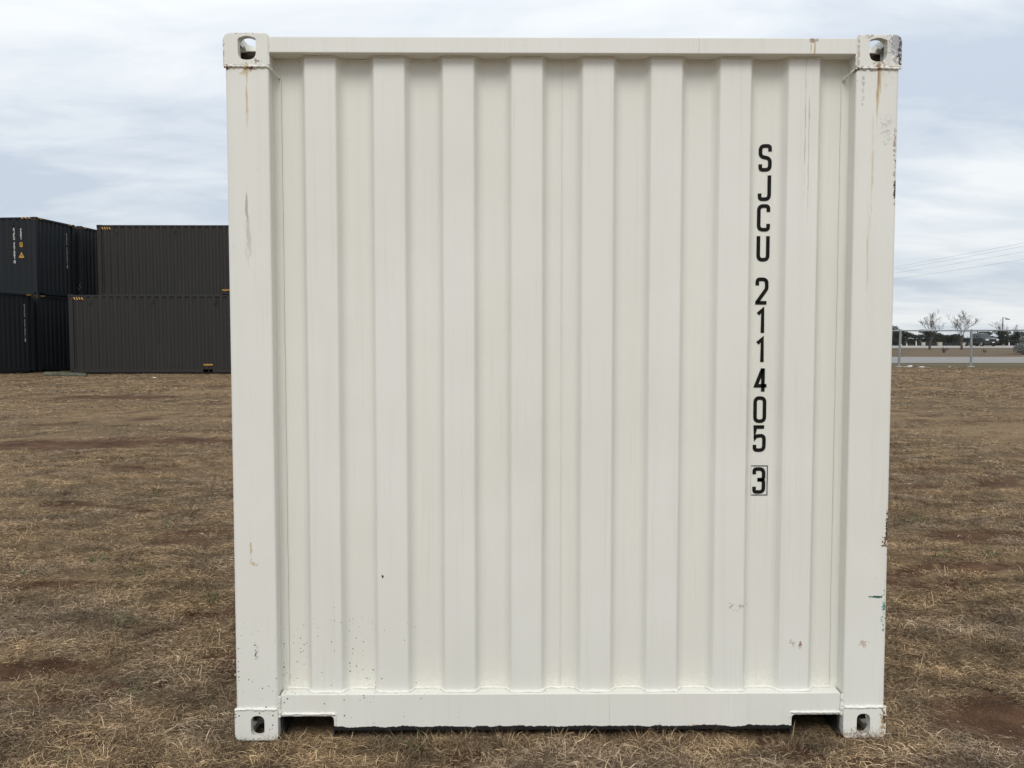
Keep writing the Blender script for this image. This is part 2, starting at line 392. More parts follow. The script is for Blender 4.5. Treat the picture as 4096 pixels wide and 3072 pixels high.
    und = k.math('MULTIPLY', k.step(k.math('SUBTRACT', edge, sx.outputs[2]), -0.001, 0.001), k.math('MULTIPLY', k.step(sx.outputs[0], -1.051, -1.049), k.math('SUBTRACT', 1.0, k.step(sx.outputs[0], 1.055, 1.057))))
    col = k.mix(und, col, (0.012, 0.012, 0.013))
    k.set(col, k.math('MULTIPLY_ADD', fine, 0.2, 0.38), spec=0.4)
    k.bump(k.math('ADD', k.math('ADD', k.math('MULTIPLY', k.noise(P, 9, 2), 0.5), k.math('MULTIPLY', k.noise(k.map(P, (1, 1, 0.6)), 3.2, 2), 2.2)), k.math('MULTIPLY', fine, 0.10)), 0.22, 0.006)
    return k.m
def paint_dark(name, a, b, rust=0.3):
    k = NM(name); P = k.coords(); big = k.noise(P, 0.7, 3); st = k.noise(k.map(P, (9, 9, 0.5)), 1, 4, 0.6)
    col = k.mix(big, a, b)
    col = k.mix(k.math('MULTIPLY', k.step(st, 0.55, 0.8), 0.5), col, tuple(x*1.7+0.004 for x in b))
    col = k.mix(k.math('MULTIPLY', k.step(k.noise(P, 5, 5, 0.7), 0.68, 0.75), rust), col, (0.06, 0.025, 0.012))
    return k.set(col, 0.62, spec=0.3)
M = {}
M['navy'] = paint_dark('navy_black_paint', (0.0082, 0.0110, 0.0135), (0.0105, 0.0138, 0.0172))
M['charcoal'] = paint_dark('charcoal_paint', (0.0225, 0.0210, 0.0195), (0.0285, 0.0265, 0.0245))
M['navy_in'] = simple('dark_casting_inside', (0.01, 0.008, 0.007), 0.9)
M['rusty'] = simple('rusty_casting', (0.045, 0.028, 0.022), 0.85, var=0.6, scale=18)
M['under'] = simple('underseal', (0.010, 0.010, 0.011), 0.7, var=0.4, scale=30, bump=0.5)
M['ink'] = simple('black_lettering', (0.007, 0.007, 0.0065), 0.6, var=0.5, scale=40); M['ink'].node_tree.nodes['Principled BSDF'].inputs['Specular IOR Level'].default_value = 0.15
M['white_ink'] = simple('white_lettering', (0.62, 0.62, 0.60), 0.6, var=0.15, scale=20)
M['yellow'] = simple('yellow_decal', (0.50, 0.27, 0.045), 0.6, var=0.15, scale=20)
M['stripe'] = simple('hazard_yellow', (0.55, 0.31, 0.10), 0.6, var=0.2, scale=20)
M['galv'] = simple('galvanised_steel', (0.30, 0.32, 0.33), 0.45, 0.5, 0.2, 9)
M['wire'] = simple('fence_wire', (0.28, 0.29, 0.30), 0.5, 0.5, 0.2, 9)
M['concrete'] = simple('pale_concrete', (0.50, 0.49, 0.46), 0.9, 0, 0.2, 12, 0.4)
M['paper'] = simple('white_paper', (0.78, 0.78, 0.76), 0.8, 0, 0.08, 12)
M['stone'] = simple('limestone', (0.46, 0.42, 0.35), 0.9, 0, 0.35, 5, 0.5)
M['bark'] = simple('grey_brown_bark', (0.075, 0.058, 0.045), 0.95, 0, 0.4, 14, 0.4)
M['twig'] = simple('grey_twig', (0.040, 0.031, 0.026), 0.95, 0, 0.3, 14)
M['tar'] = simple('dark_steel', (0.02, 0.021, 0.022), 0.6, 0.2, 0.3, 8)
M['wood_pole'] = simple('weathered_pole', (0.11, 0.085, 0.065), 0.95, 0, 0.3, 7, 0.4)
M['cable'] = simple('aluminium_cable', (0.34, 0.345, 0.35), 0.6, 0.2, 0.1, 3)
M['moss'] = simple('mossy_timber', (0.085, 0.085, 0.060), 0.95, 0, 0.45, 9, 0.6)
def leafmat(name, a, b):
    k = NM(name); oi = k.n('ShaderNodeObjectInfo'); f = k.noise(k.pos(), 1.6, 3); g = k.n('ShaderNodeNewGeometry').outputs['Random Per Island']
    h = k.math('ADD', k.math('MULTIPLY', f, 0.55), k.math('MULTIPLY', g, 0.45))
    return k.set(k.ramp(h, [(0.25, a), (0.75, b)]), 0.75, spec=0.25)
M['juniper'] = leafmat('juniper_foliage', (0.008, 0.012, 0.006), (0.026, 0.033, 0.015))
M['oak'] = leafmat('live_oak_foliage', (0.010, 0.015, 0.007), (0.032, 0.038, 0.016))
M['sage'] = leafmat('sage_foliage', (0.10, 0.115, 0.105), (0.24, 0.255, 0.235))

# ------------------------------------------------------------------ ground
def axis(lo_far, lo, hi, hi_far, stp, growth=1.09, extra=()):
    a = list(np.arange(lo, hi+1e-6, stp)); d = stp; x = a[-1]
    while x < hi_far: d *= growth; x += d; a.append(min(x, hi_far))
    d = stp; x = a[0]; b = []
    while x > lo_far: d *= growth; x -= d; b.append(max(x, lo_far))
    g = np.array(b[::-1] + a); ex = np.array(extra, float)
    if len(ex): g = np.array([v for v in g if np.min(np.abs(ex-v)) > 0.02*max(1, abs(v)*0.2)] + list(ex))
    return np.unique(np.round(g, 5))
gxs = axis(-2500, -4.2, 4.2, 2500, 0.034, 1.075)
gys = axis(-400, -0.8, 3.6, 2500, 0.034, 1.06, extra=[v for v in GX if v > 20 and v < 2400])
XX, YY = np.meshgrid(gxs, gys)
ZZ = gz(XX, YY); SO = soil(XX, YY)
nx, ny = len(gxs), len(gys)
vs = np.stack([XX, YY, ZZ], -1).reshape(-1, 3)
ii = np.arange(nx*ny).reshape(ny, nx)
fs = np.stack([ii[:-1, :-1], ii[:-1, 1:], ii[1:, 1:], ii[1:, :-1]], -1).reshape(-1, 4)
gm_ = bpy.data.meshes.new('ground')
gm_.vertices.add(len(vs)); gm_.vertices.foreach_set('co', vs.ravel())
gm_.loops.add(fs.size); gm_.loops.foreach_set('vertex_index', fs.ravel())
gm_.polygons.add(len(fs)); gm_.polygons.foreach_set('loop_start', np.arange(0, fs.size, 4)); gm_.polygons.foreach_set('use_smooth', np.ones(len(fs), bool))
gm_.update(); gm_.validate()
at = gm_.attributes.new('soil', 'FLOAT', 'POINT'); at.data.foreach_set('value', SO.ravel().astype(np.float32))
k = NM('dry_field_ground'); P = k.pos()
sa = k.n('ShaderNodeAttribute'); sa.attribute_name = 'soil'
n_f = k.noise(k.map(P, (34, 60, 40)), 1.0, 6, 0.7); n_m = k.noise(k.map(P, (2.2, 4.0, 2)), 1.0, 6, 0.65); n_l = k.noise(k.map(P, (0.16, 0.42, 1)), 1.0, 5, 0.6); n_c = k.noise(P, 120, 4, 0.7)
straw = k.ramp(n_f, [(0.34, (0.040, 0.026, 0.015)), (0.5, (0.135, 0.093, 0.050)), (0.66, (0.34, 0.25, 0.14))])
straw = k.mix(k.math('MULTIPLY', k.step(n_m, 0.35, 0.72), 0.55), straw, (0.085, 0.062, 0.038))
straw = k.mix(k.math('MULTIPLY', k.step(n_l, 0.35, 0.65), 0.5), straw, (0.34, 0.225, 0.125))
sepp = k.n('ShaderNodeSeparateXYZ'); k.l(P, sepp.inputs[0])
verge = k.math('MULTIPLY', k.step(sepp.outputs[1], 33, 38), k.math('SUBTRACT', 1.0, k.step(sepp.outputs[1], 45, 47)))
straw = k.mix(k.math('MULTIPLY', verge, 0.75), straw, k.mix(n_m, (0.055, 0.052, 0.024), (0.11, 0.095, 0.045)))
med = k.step(sepp.outputs[1], 60, 62)
straw = k.mix(k.math('MULTIPLY', med, 0.8), straw, k.mix(n_l, (0.085, 0.062, 0.038), (0.15, 0.112, 0.066)))
earth = k.ramp(k.math('ADD', k.math('MULTIPLY', n_m, 0.5), k.math('MULTIPLY', n_c, 0.5)), [(0.38, (0.030, 0.016, 0.009)), (0.5, (0.090, 0.048, 0.026)), (0.63, (0.17, 0.100, 0.060))])
far_s = k.math('MULTIPLY', k.step(k.noise(k.map(P, (0.5, 2.2, 1)), 1.0, 6, 0.65), 0.55, 0.68), k.step(sepp.outputs[1], 3, 9))
far_s = k.math('MULTIPLY', far_s, k.math('SUBTRACT', 1.0, k.step(sepp.outputs[1], 30, 36)))
mask = k.math('MAXIMUM', sa.outputs['Fac'], k.math('MULTIPLY', far_s, 0.6))
mask = k.step(k.math('ADD', mask, k.math('MULTIPLY', k.math('SUBTRACT', n_f, 0.5), 1.5)), 0.22, 0.66)
k.set(k.mix(mask, straw, earth), 0.95, spec=0.15)
k.bump(k.math('ADD', n_f, k.math('MULTIPLY', n_c, 0.4)), 0.7, 0.02)
gm_.materials.append(k.m)
struct(link('ground', gm_), label='dry brown grass field with patches of bare red earth')

def road(name, label, ys, col, dark):
    b = MB(); xs = [-700, -200, -60, -20, 0, 15, 30, 45, 60, 80, 120, 200, 700]
    vv = []; ff = []
    kn = sorted(set(list(ys) + [g for g in GX if ys[0] < g < ys[1]] + [ys[0]+0.4, ys[1]-0.4, (ys[0]+ys[1])/2]))
    for y in kn:
        for x in xs:
            vv.append((x, y, float(np.interp(y, GX, GZ)) + 0.012))
    n = len(xs)
    for j in range(len(kn)-1):
        for i in range(n-1): ff.append((j*n+i, j*n+i+1, (j+1)*n+i+1, (j+1)*n+i))
    b.add(vv, ff)
    q = NM(name); P = q.pos(); f = q.noise(P, 0.5, 5, 0.65); g = q.noise(q.map(P, (0.05, 1.6, 1)), 1.0, 4); h = q.noise(P, 30, 3)
    c = q.mix(f, dark, col); c = q.mix(q.math('MULTIPLY', q.step(g, 0.5, 0.7), 0.35), c, dark); c = q.mix(q.math('MULTIPLY', h, 0.25), c, tuple(x*0.7 for x in dark))
    q.set(c, 0.9, spec=0.2)
    return struct(b.build(name, q.m, smooth=0), label=label)
road('road', 'pale grey chip seal road beyond the chain link fence', (45.2, 60.6), (0.31, 0.29, 0.275), (0.23, 0.215, 0.20))
road('far_road', 'thin pale road carrying the pickup, beyond the brown median', (115.6, 130.8), (0.40, 0.385, 0.36), (0.31, 0.295, 0.275))

# ------------------------------------------------------------------ shipping containers
CW, CL, CH = 0.162, 0.178, 0.118        # corner casting
def make_casting(top, mats, seg):
    """corner fitting, outer side at -x, end face at y = 0, hollow with its three apertures"""
    x0, x1 = -1.219, -1.219+CW
    if top: poly = fillet([(x0, 0), (x1, 0), (x1, CH), (x0, CH)], [0.004, 0.004, 0.012, 0.030], seg, True)
    else: poly = fillet([(x0, 0), (x1, 0), (x1, CH), (x0, CH)], [0.026, 0.020, 0.004, 0.004], seg, True)
    b = MB(); b.prism(poly, 0.0, CL, lambda a, c, h: (a, h, c))
    m = b.mesh('casting', mats[0], smooth=0, bevel=0.0)
    bm = bmesh.new(); bm.from_mesh(m)
    ed = [e for e in bm.edges if all(abs(v.co.y) < 1e-6 for v in e.verts)]
    bmesh.ops.bevel(bm, geom=ed, offset=0.004, segments=2, profile=0.5, affect='EDGES'); bm.to_mesh(m); bm.free()
    ob = bpy.data.objects.new('casting', m); C.objects.link(ob)
    cut = []
    def cutter(bb):
        mm = bb.mesh('cut', mats[0], smooth=0); o = bpy.data.objects.new('cut', mm); C.objects.link(o); cut.append(o)
        md = ob.modifiers.new('b', 'BOOLEAN'); md.object = o; md.operation = 'DIFFERENCE'; md.solver = 'EXACT'
    zc0, zc1 = (0.012, CH-0.034) if top else (0.026, CH-0.012)
    cutter(MB().box(x0+0.030, x1-0.010, 0.030, CL-0.010, zc0, zc1))
    def ell(cx_, cz_, w, h, r): return fillet([(cx_-w/2, cz_-h/2), (cx_+w/2, cz_-h/2), (cx_+w/2, cz_+h/2), (cx_-w/2, cz_+h/2)], r, seg+2, True)
    hx = x0 + 0.086
    if top: hole = fillet([(hx-0.0325, 0.022), (hx+0.0325, 0.022), (hx+0.0325, 0.098), (hx, 0.108), (hx-0.0325, 0.098)], [0.030, 0.030, 0.010, 0.05, 0.010], seg+2, True)
    else: hole = ell(hx, 0.056, 0.051, 0.079, 0.0255)
    cutter(MB().prism(hole, -0.02, 0.06, lambda a, c, h: (a, h, c)))
    cutter(MB().prism(ell(0.089, 0.058, 0.051, 0.076, 0.0255), x0-0.02, x0+0.06, lambda a, c, h: (h, a, c)))
    zz_ = (0.06, CH+0.03) if top else (-0.03, 0.06)
    cutter(MB().prism(ell(x0+0.084, 0.089, 0.0635, 0.124, 0.028), zz_[0], zz_[1], lambda a, c, h: (a, c, h)))
    dg = bpy.context.evaluated_depsgraph_get(); dg.update()
    me = bpy.data.meshes.new_from_object(ob.evaluated_get(dg)); me.name = 'corner_casting'
    for o in [ob] + cut: bpy.data.objects.remove(o)
    me.materials.clear()
    for q_ in mats: me.materials.append(q_)
    for p in me.polygons:
        c = p.center
        p.material_index = 1 if (x0+0.027 < c.x < x1-0.006 and 0.027 < c.y < CL-0.006 and zc0-0.002 < c.z < zc1+0.002) else 0
    me.polygons.foreach_set('use_smooth', [True]*len(me.polygons)); me.set_sharp_from_angle(angle=R(30))
    return me

RIB = [-0.882, -0.632, -0.380, -0.130, 0.130, 0.380, 0.632, 0.882]
RY, TY = 0.040, 0.080                    # depth of rib faces and of troughs behind the end plane
def end_chain(x0, x1, ribs):
    pts = [(x0, TY)]
    for c in ribs:
        pts += [(c-0.0765, TY), (c-0.056, RY), (c+0.056, RY), (c+0.0765, TY)]
    pts.append((x1, TY))
    return fillet(pts, [0] + [0.050, 0.011, 0.011, 0.050]*len(ribs) + [0], 4)
def side_chain(L, outer=0.008, inner=0.050, y0=0.19, s0=0.19):
    pts = [(y0-0.03, inner)]; y = s0 + 0.072
    pts = [(0.15, outer+0.004)]; c = s0 + 0.13
    pts = [(0.15, inner)]
    while c < L - 0.25:
        pts += [(c-0.104, inner), (c-0.036, outer), (c+0.036, outer), (c+0.104, inner)]; c += 0.278
    pts.append((L-0.15, inner))
    return fillet(pts, 0.010, 2)
CACHE = {}
def container_meshes(L, H, pm, inside, under, castm=None, hi=False, pocket=None):
    key = (L, H, pm.name, str(pocket))
    if key in CACHE: return CACHE[key]
    d = {}
    cm = castm or pm
    d['ct'] = make_casting(True, [cm, inside], 5 if hi else 2); d['cb'] = make_casting(False, [pm, inside], 5 if hi else 2)
    pc = fillet([(-1.214, 0.17), (-1.214, 0.005), (-1.057, 0.005), (-1.060, TY-0.004), (-1.034, TY-0.004)], [0, 0.016, 0.009, 0.006, 0], 4 if hi else 2)
    back = [(-1.034, TY+0.006), (-1.066, TY+0.006), (-1.066, 0.17)]
    d['post'] = MB().prism(pc+back, CH-0.001, H-CH+0.001).box(-1.0645, -1.0345, TY-0.003, TY+0.005, H-CH+0.0012, H-0.0695).mesh('corner_post', pm)
    rp_ = fillet([(-1.214, 0.0), (-1.214, -0.12), (-1.10, -0.12), (-1.10, 0.0)], [0, 0.012, 0.01, 0], 3)
    d['head'] = MB().box(-1.060, 1.060, 0.004, 0.095, H-0.069, H-0.012).mesh('header_rail', pm, bevel=0.004 if hi else 0.0)
    z0, z1 = 0.031, 0.166
    ol = [(-1.052, z1), (-1.052, 0.086), (-0.852, 0.086), (-0.852, z0), (0.868, z0), (0.868, 0.086), (1.052, 0.086), (1.052, z1)]
    ol = fillet(ol, [0.002, 0, 0.016, 0.003, 0.003, 0.016, 0, 0.002], 3, True)
    # the sill is a bent plate with a hollow back: front skin, top flange
    sl = MB(); n = len(ol)
    sl.prism(ol, 0.017, 0.027, lambda a, c, h: (a, h, c))
    sl.prism(fillet([(0.0275, z1-0.008), (0.0275, z1), (0.105, z1), (0.105, z1-0.008)], [0, 0.006, 0, 0], 2, True), -1.052, 1.052, lambda a, c, h: (h, a, c))
    d['sill'] = sl.mesh('sill', pm)
    d['wl'] = MB().sheet(end_chain(-1.036, 0.0, RIB[:4]), 0.003, 0.15, H-0.06, lambda a, b_, h: (a, b_, h)).mesh('end_wall_sheet', pm)
    d['wr'] = MB().sheet(end_chain(0.0, 1.036, RIB[4:]), 0.003, 0.15, H-0.06, lambda a, b_, h: (a, b_, h)).mesh('end_wall_sheet', pm)
    d['side'] = MB().sheet(side_chain(L), 0.003, 0.155, H-0.055, lambda a, b_, h: (-1.219+b_, a, h)).mesh('side_wall', pm)
    d['trail'] = MB().box(-1.212, -1.152, CL-0.002, L-CL+0.002, H-0.072, H-0.014).mesh('top_side_rail', pm, bevel=0.004)
    br = MB(); seg = [CL-0.002]
    for q_ in (pocket or []): seg += [q_-0.175, q_+0.175]
    seg.append(L-CL+0.002)
    for i in range(0, len(seg), 2): br.box(-1.210, -1.160, seg[i], seg[i+1], 0.030, 0.160)
    for q_ in (pocket or []): br.box(-1.208, -1.162, q_-0.176, q_+0.176, 0.030, 0.042)
    if pocket: br.box(-1.209, -1.161, pocket[0]-0.18, pocket[-1]+0.18, 0.148, 0.159)
    d['brail'] = br.mesh('bottom_side_rail', pm)
    rc = []; y = 0.10
    while y < L-0.15:
        rc += [(y, H-0.034), (y+0.05, H-0.022), (y+0.12, H-0.022), (y+0.17, H-0.034)]; y += 0.22
    d['roof'] = MB().sheet(rc, 0.003, -1.175, 1.175, lambda a, b_, h: (h, a, b_)).mesh('roof', pm)
    fl = MB().box(-1.158, 1.158, 0.106, L-0.106, 0.150, 0.180); y = 0.45
    while y < L-0.2: fl.box(-1.155, 1.155, y, y+0.05, 0.055, 0.149); y += 0.42
    d['floor'] = fl.mesh('floor', under, smooth=0)
    dr = MB().box(0.006, 1.055, L-0.075, L-0.03, 0.14, H-0.075)
    d['door'] = dr.mesh('door', pm, bevel=0.004)
    lb = MB().tube([(0.3, L-0.02, 0.06), (0.3, L-0.02, H-0.06)], 0.017, 8).tube([(0.78, L-0.02, 0.06), (0.78, L-0.02, H-0.06)], 0.017, 8)
    lb.box(0.3, 0.62, L-0.022, L-0.008, 1.0, 1.04)
    d['bars'] = lb.mesh('locking_bars', M['galv'])
    CACHE[key] = d
    return d
def mirror(name, mesh, parent, sx=1, sy=1, L=0, z=0.0):
    o = link(name, mesh, parent); o.scale = (sx, sy, 1); o.location = (0, L if sy < 0 else 0, z); return o
def container(name, label, L, H, pm, inside, under, loc, rz, castm=None, hi=False, pocket=None, group=None):
    r = thing(name, label, 'container', loc, rz, group)
    if callable(pm): pm = pm(r)
    d = container_meshes(L, H, pm, inside, under, castm, hi, pocket)
    for sx in (1, -1):
        for sy in (1, -1):
            mirror('corner_casting', d['ct'], r, sx, sy, L, H-CH); mirror('corner_casting', d['cb'], r, sx, sy, L)
            mirror('corner_post', d['post'], r, sx, sy, L)
        mirror('side_wall', d['side'], r, sx); mirror('top_side_rail', d['trail'], r, sx); mirror('bottom_side_rail', d['brail'], r, sx)
        dd = mirror('door', d['door'], r, sx); mirror('locking_bars', d['bars'], dd)
    for sy in (1, -1):
        mirror('header_rail', d['head'], r, 1, sy, L); mirror('sill', d['sill'], r, 1, sy, L)
    link('end_wall_sheet', d['wl'], r); link('end_wall_sheet', d['wr'], r)
    link('roof', d['roof'], r); link('floor', d['floor'], r)
    return r, pm

# ---- stroke lettering
GL = {'S': [[(1,.77),(1,1),(0,1),(0,.56),(1,.47),(1,0),(0,0),(0,.23)]], 'J': [[(1,1),(1,0),(0,0),(0,.24)]], 'C': [[(1,.75),(1,1),(0,1),(0,0),(1,0),(1,.25)]],
      'U': [[(0,1),(0,0),(1,0),(1,1)]], '2': [[(0,.74),(0,1),(1,1),(1,.60),(0,.02),(0,0),(1,0)]], '1': [[(.12,.80),(.62,.985),(.62,0)]],
      '4': [[(.74,0),(.74,1)],[(.70,.985),(.0,.25),(1.12,.25)]], '0': [[(0,.5),(0,0),(1,0),(1,1),(0,1),(0,.5)]], '5': [[(1,1),(.04,1),(.02,.52),(.1,.60),(1,.64),(1,0),(0,0),(0,.23)]],
      '3': [[(0,.77),(0,1),(1,1),(1,.54),(.34,.54)],[(.34,.53),(1,.53),(1,0),(0,0),(0,.23)]], '7': [[(0,1),(1,1),(.35,0)]], '8': [[(0,.75),(0,.52),(1,.52),(1,1),(0,1),(0,.75)],[(0,.25),(0,0),(1,0),(1,.52),(0,.52),(0,.25)]],
      '9': [[(1,.75),(1,1),(0,1),(0,.45),(1,.45)],[(1,.8),(1,0),(0,0),(0,.2)]], '6': [[(0,.25),(0,0),(1,0),(1,.55),(0,.55)],[(0,.2),(0,1),(1,1),(1,.8)]],
      'G': [[(1,.75),(1,1),(0,1),(0,0),(1,0),(1,.48),(.5,.48)]], 'E': [[(1,1),(0,1),(0,0),(1,0)],[(0,.5),(.8,.5)]], 'M': [[(0,0),(0,1),(.5,.4),(1,1),(1,0)]], 'P': [[(0,0),(0,1),(1,1),(1,.5),(0,.5)]],
      'T': [[(0,1),(1,1)],[(.5,1),(.5,0)]], 'Y': [[(0,1),(.5,.5),(1,1)],[(.5,.5),(.5,0)]], 'L': [[(0,1),(0,0),(1,0)]], 'I': [[(.5,1),(.5,0)]], 'F': [[(0,0),(0,1),(1,1)],[(0,.5),(.8,.5)]], 'O': [[(0,.5),(0,0),(1,0),(1,1),(0,1),(0,.5)]], 'N': [[(0,0),(0,1),(1,0),(1,1)]]}
SHARP = set('14E7MTYLIFN')
def glyph(b, ch, cx_, cz_, w, h, t, fn, thick=0.0008):
    """flat stroke letter centred on (cx, cz); fn maps (u, v, out) to 3-d"""
    a, bb = w-t, h-t
    for st in GL[ch]:
        pts = [((p[0]-0.5)*a, (p[1]-0.5)*bb) for p in st]
        rr = [0.0 if (ch in SHARP) else a*0.46]*len(pts)
        if ch == '5': rr[1] = rr[2] = 0; rr[3] = a*0.2
        if ch == '2': rr[4] = rr[5] = 0
        if ch == '1': rr = [0]*3
        pts = fillet(pts, rr, 5)
        n = len(pts); lft = []; rgt = []
        for i, p in enumerate(pts):
            p = Vector(p); d0 = (p - Vector(pts[i-1])).normalized() if i else None
            d1 = (Vector(pts[i+1]) - p).normalized() if i < n-1 else None
            dd = ((d0 or d1) + (d1 or d0)); dd = dd.normalized() if dd.length > 1e-6 else (d0 or d1)
            nn = Vector((-dd.y, dd.x)); cs = max(0.5, abs(nn.dot(Vector((-(d1 or d0).y, (d1 or d0).x)))))
            lft.append(p + nn*t/2/cs); rgt.append(p - nn*t/2/cs)
        vs = [fn(cx_+q.x, cz_+q.y, thick) for q in lft] + [fn(cx_+q.x, cz_+q.y, thick) for q in rgt] + [fn(cx_+q.x, cz_+q.y, 0) for q in lft] + [fn(cx_+q.x, cz_+q.y, 0) for q in rgt]
        fs = []
        for i in range(n-1):
            fs += [(i, i+1, n+i+1, n+i), (2*n+i, i, i+1, 2*n+i+1)[::1], (n+i, n+i+1, 3*n+i+1, 3*n+i)]
        fs += [(0, n, 3*n, 2*n), (n-1, 2*n-1, 4*n-1, 3*n-1)]
        b.add(vs, fs)

# ---- the white container (subject)
ZONE = {}
white_in = NM('white_casting_inside'); v_ = white_in.coords(); f_ = white_in.noise(v_, 22, 5, 0.65)
white_in.set(white_in.ramp(f_, [(0.30, (0.03, 0.022, 0.02)), (0.45, (0.16, 0.12, 0.09)), (0.58, (0.42, 0.38, 0.32)), (0.8, (0.52, 0.50, 0.46))]), 0.8)
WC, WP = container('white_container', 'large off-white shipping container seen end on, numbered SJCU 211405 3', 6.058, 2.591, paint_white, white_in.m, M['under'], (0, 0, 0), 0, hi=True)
for o in WC.children:
    if o.name.startswith(('corner_casting', 'corner_post')): zn = ('L' if o.scale.x > 0 else 'R') if o.scale.y > 0 else 'N'
    elif o.name.startswith(('side_wall', 'roof', 'top_side_rail', 'bottom_side_rail', 'door')): zn = 'N'
    else: continue
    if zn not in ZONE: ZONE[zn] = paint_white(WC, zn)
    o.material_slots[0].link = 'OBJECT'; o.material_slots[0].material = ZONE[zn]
def wobble(p0, p1, n, amp, seed, sag=0):
    rr = random.Random(seed); out = []
    for i in range(n+1):
        t = i/n; out.append(tuple(a + (b-a)*t + rr.uniform(-1, 1)*m for a, b, m in zip(p0, p1, amp)))
    return out
def bead(path, r, seed, name='weld_bead', mat=None):
    if mat is None and min(abs(p[0]) for p in path) > 1.03: mat = ZONE['L' if path[0][0] < 0 else 'R']
    rr = random.Random(seed); MB().tube(path, [r*rr.uniform(0.7, 1.3) for _ in path], 6).build(name, mat or WP, WC, smooth=60)
for s, sg_ in ((1, 31), (-1, 47)):
    bead(wobble((s*1.216, 0.003, 2.472), (s*1.060, 0.003, 2.472), 22, (0.0005, 0.001, 0.0018), sg_), 0.0055, sg_)
    bead(wobble((s*1.058, 0.004, 2.471), (s*1.036, TY-0.006, 2.450), 8, (0.001, 0.001, 0.002), sg_+1), 0.005, sg_)
    bead(wobble((s*1.217, 0.003, 0.119), (s*1.060, 0.003, 0.119), 22, (0.0005, 0.001, 0.0018), sg_+2), 0.006, sg_)
    bead(wobble((s*1.057, 0.006, 2.575), (s*1.057, 0.006, 2.48), 14, (0.001, 0.001, 0.001), sg_+3), 0.004, sg_)
    bead(wobble((s*1.055, 0.013, 0.165), (s*1.055, 0.013, 0.086), 14, (0.0015, 0.001, 0.001), sg_+4), 0.007, sg_)
    x_a, x_b = (-1.050, -0.846) if s < 0 else (0.862, 1.050)
    bead(wobble((x_a, 0.017, 0.0945), (x_b, 0.017, 0.0945), 26, (0.0005, 0.001, 0.0012), sg_+5), 0.0055, sg_)
    xi = x_b if s < 0 else x_a
    bead(wobble((xi, 0.017, 0.0945), (xi, 0.017, 0.045), 9, (0.001, 0.001, 0.001), sg_+6), 0.0045, sg_)
    # black lined notch cut in the sill
    ln_ = MB(); xa, xb = (-1.051, -0.852) if s < 0 else (0.868, 1.051)
    ch_ = fillet([(xa, 0.0), (xa, 0.085), (xb, 0.085), (xb, 0.0)], 0.014, 3)
    inn = fillet([(xb-0.005, 0.0), (xb-0.005, 0.080), (xa+0.005, 0.080), (xa+0.005, 0.0)], 0.012, 3)
    ln_.prism(ch_+inn, 0.029, 0.30, lambda a, c, h: (a, h, c)); ln_.build('notch_lining', M['under'], WC)
    # sheet edge seam beside the post
    bead(wobble((s*1.033, TY-0.004, 2.45), (s*1.033, TY-0.004, 0.17), 60, (0.0006, 0.0004, 0.001), sg_+7), 0.0022, sg_, 'seam')
bead(wobble((0.0, TY-0.001, 2.52), (0.0, TY-0.001, 0.17), 60, (0.0005, 0.0004, 0.001), 90), 0.0026, 90, 'seam')
# sealant run that follows the folds along sill and header
ch_ = end_chain(-1.036, 1.036, RIB)
def densify(c, stp):
    out = []
    for a, b in zip(c[:-1], c[1:]):
        d = math.hypot(b[0]-a[0], b[1]-a[1]); m = max(1, int(d/stp))
        out += [(a[0]+(b[0]-a[0])*i/m, a[1]+(b[1]-a[1])*i/m) for i in range(m)]
    return out + [c[-1]]
dn = densify(ch_, 0.012); rr = random.Random(5)
bead([(x, y-0.0025+rr.uniform(-.0006, .0006), 0.169+rr.uniform(-.0016, .0016)) for x, y in dn], 0.0060, 6, 'sealant')
bead([(x, y-0.0020+rr.uniform(-.0006, .0006), 2.520+rr.uniform(-.0014, .0014)) for x, y in dn], 0.0040, 8, 'sealant')
# number painted in the trough beside the last rib
LET = [('S', 0.7544, 2.1683), ('J', 0.7535, 2.0604), ('C', 0.7517, 1.9479), ('U', 0.7517, 1.8367), ('2', 0.7499, 1.6768), ('1', 0.7498, 1.5645), ('1', 0.7498, 1.4554), ('4', 0.7506, 1.3440), ('0', 0.7488, 1.2323), ('5', 0.7487, 1.1227), ('3', 0.7494, 0.9634)]
for ch, x, z in LET:
    b = MB(); glyph(b, ch, x, z, 0.049, 0.101, 0.0135, lambda u, v, o: (u, TY-0.0012-o, v))
    b.build('letter' if ch.isalpha() else 'digit', M['ink'], WC, smooth=0)
b = MB()
for (a0, a1, c0, c1) in ((0.7165, 0.7825, 1.0175, 1.0205), (0.7165, 0.7825, 0.9065, 0.9095), (0.7165, 0.7193, 0.9095, 1.0175), (0.7797, 0.7825, 0.9095, 1.0175)):
    b.box(a0, a1, TY-0.0018, TY-0.001, c0, c1)
b.build('digit_frame', M['ink'], WC, smooth=0)

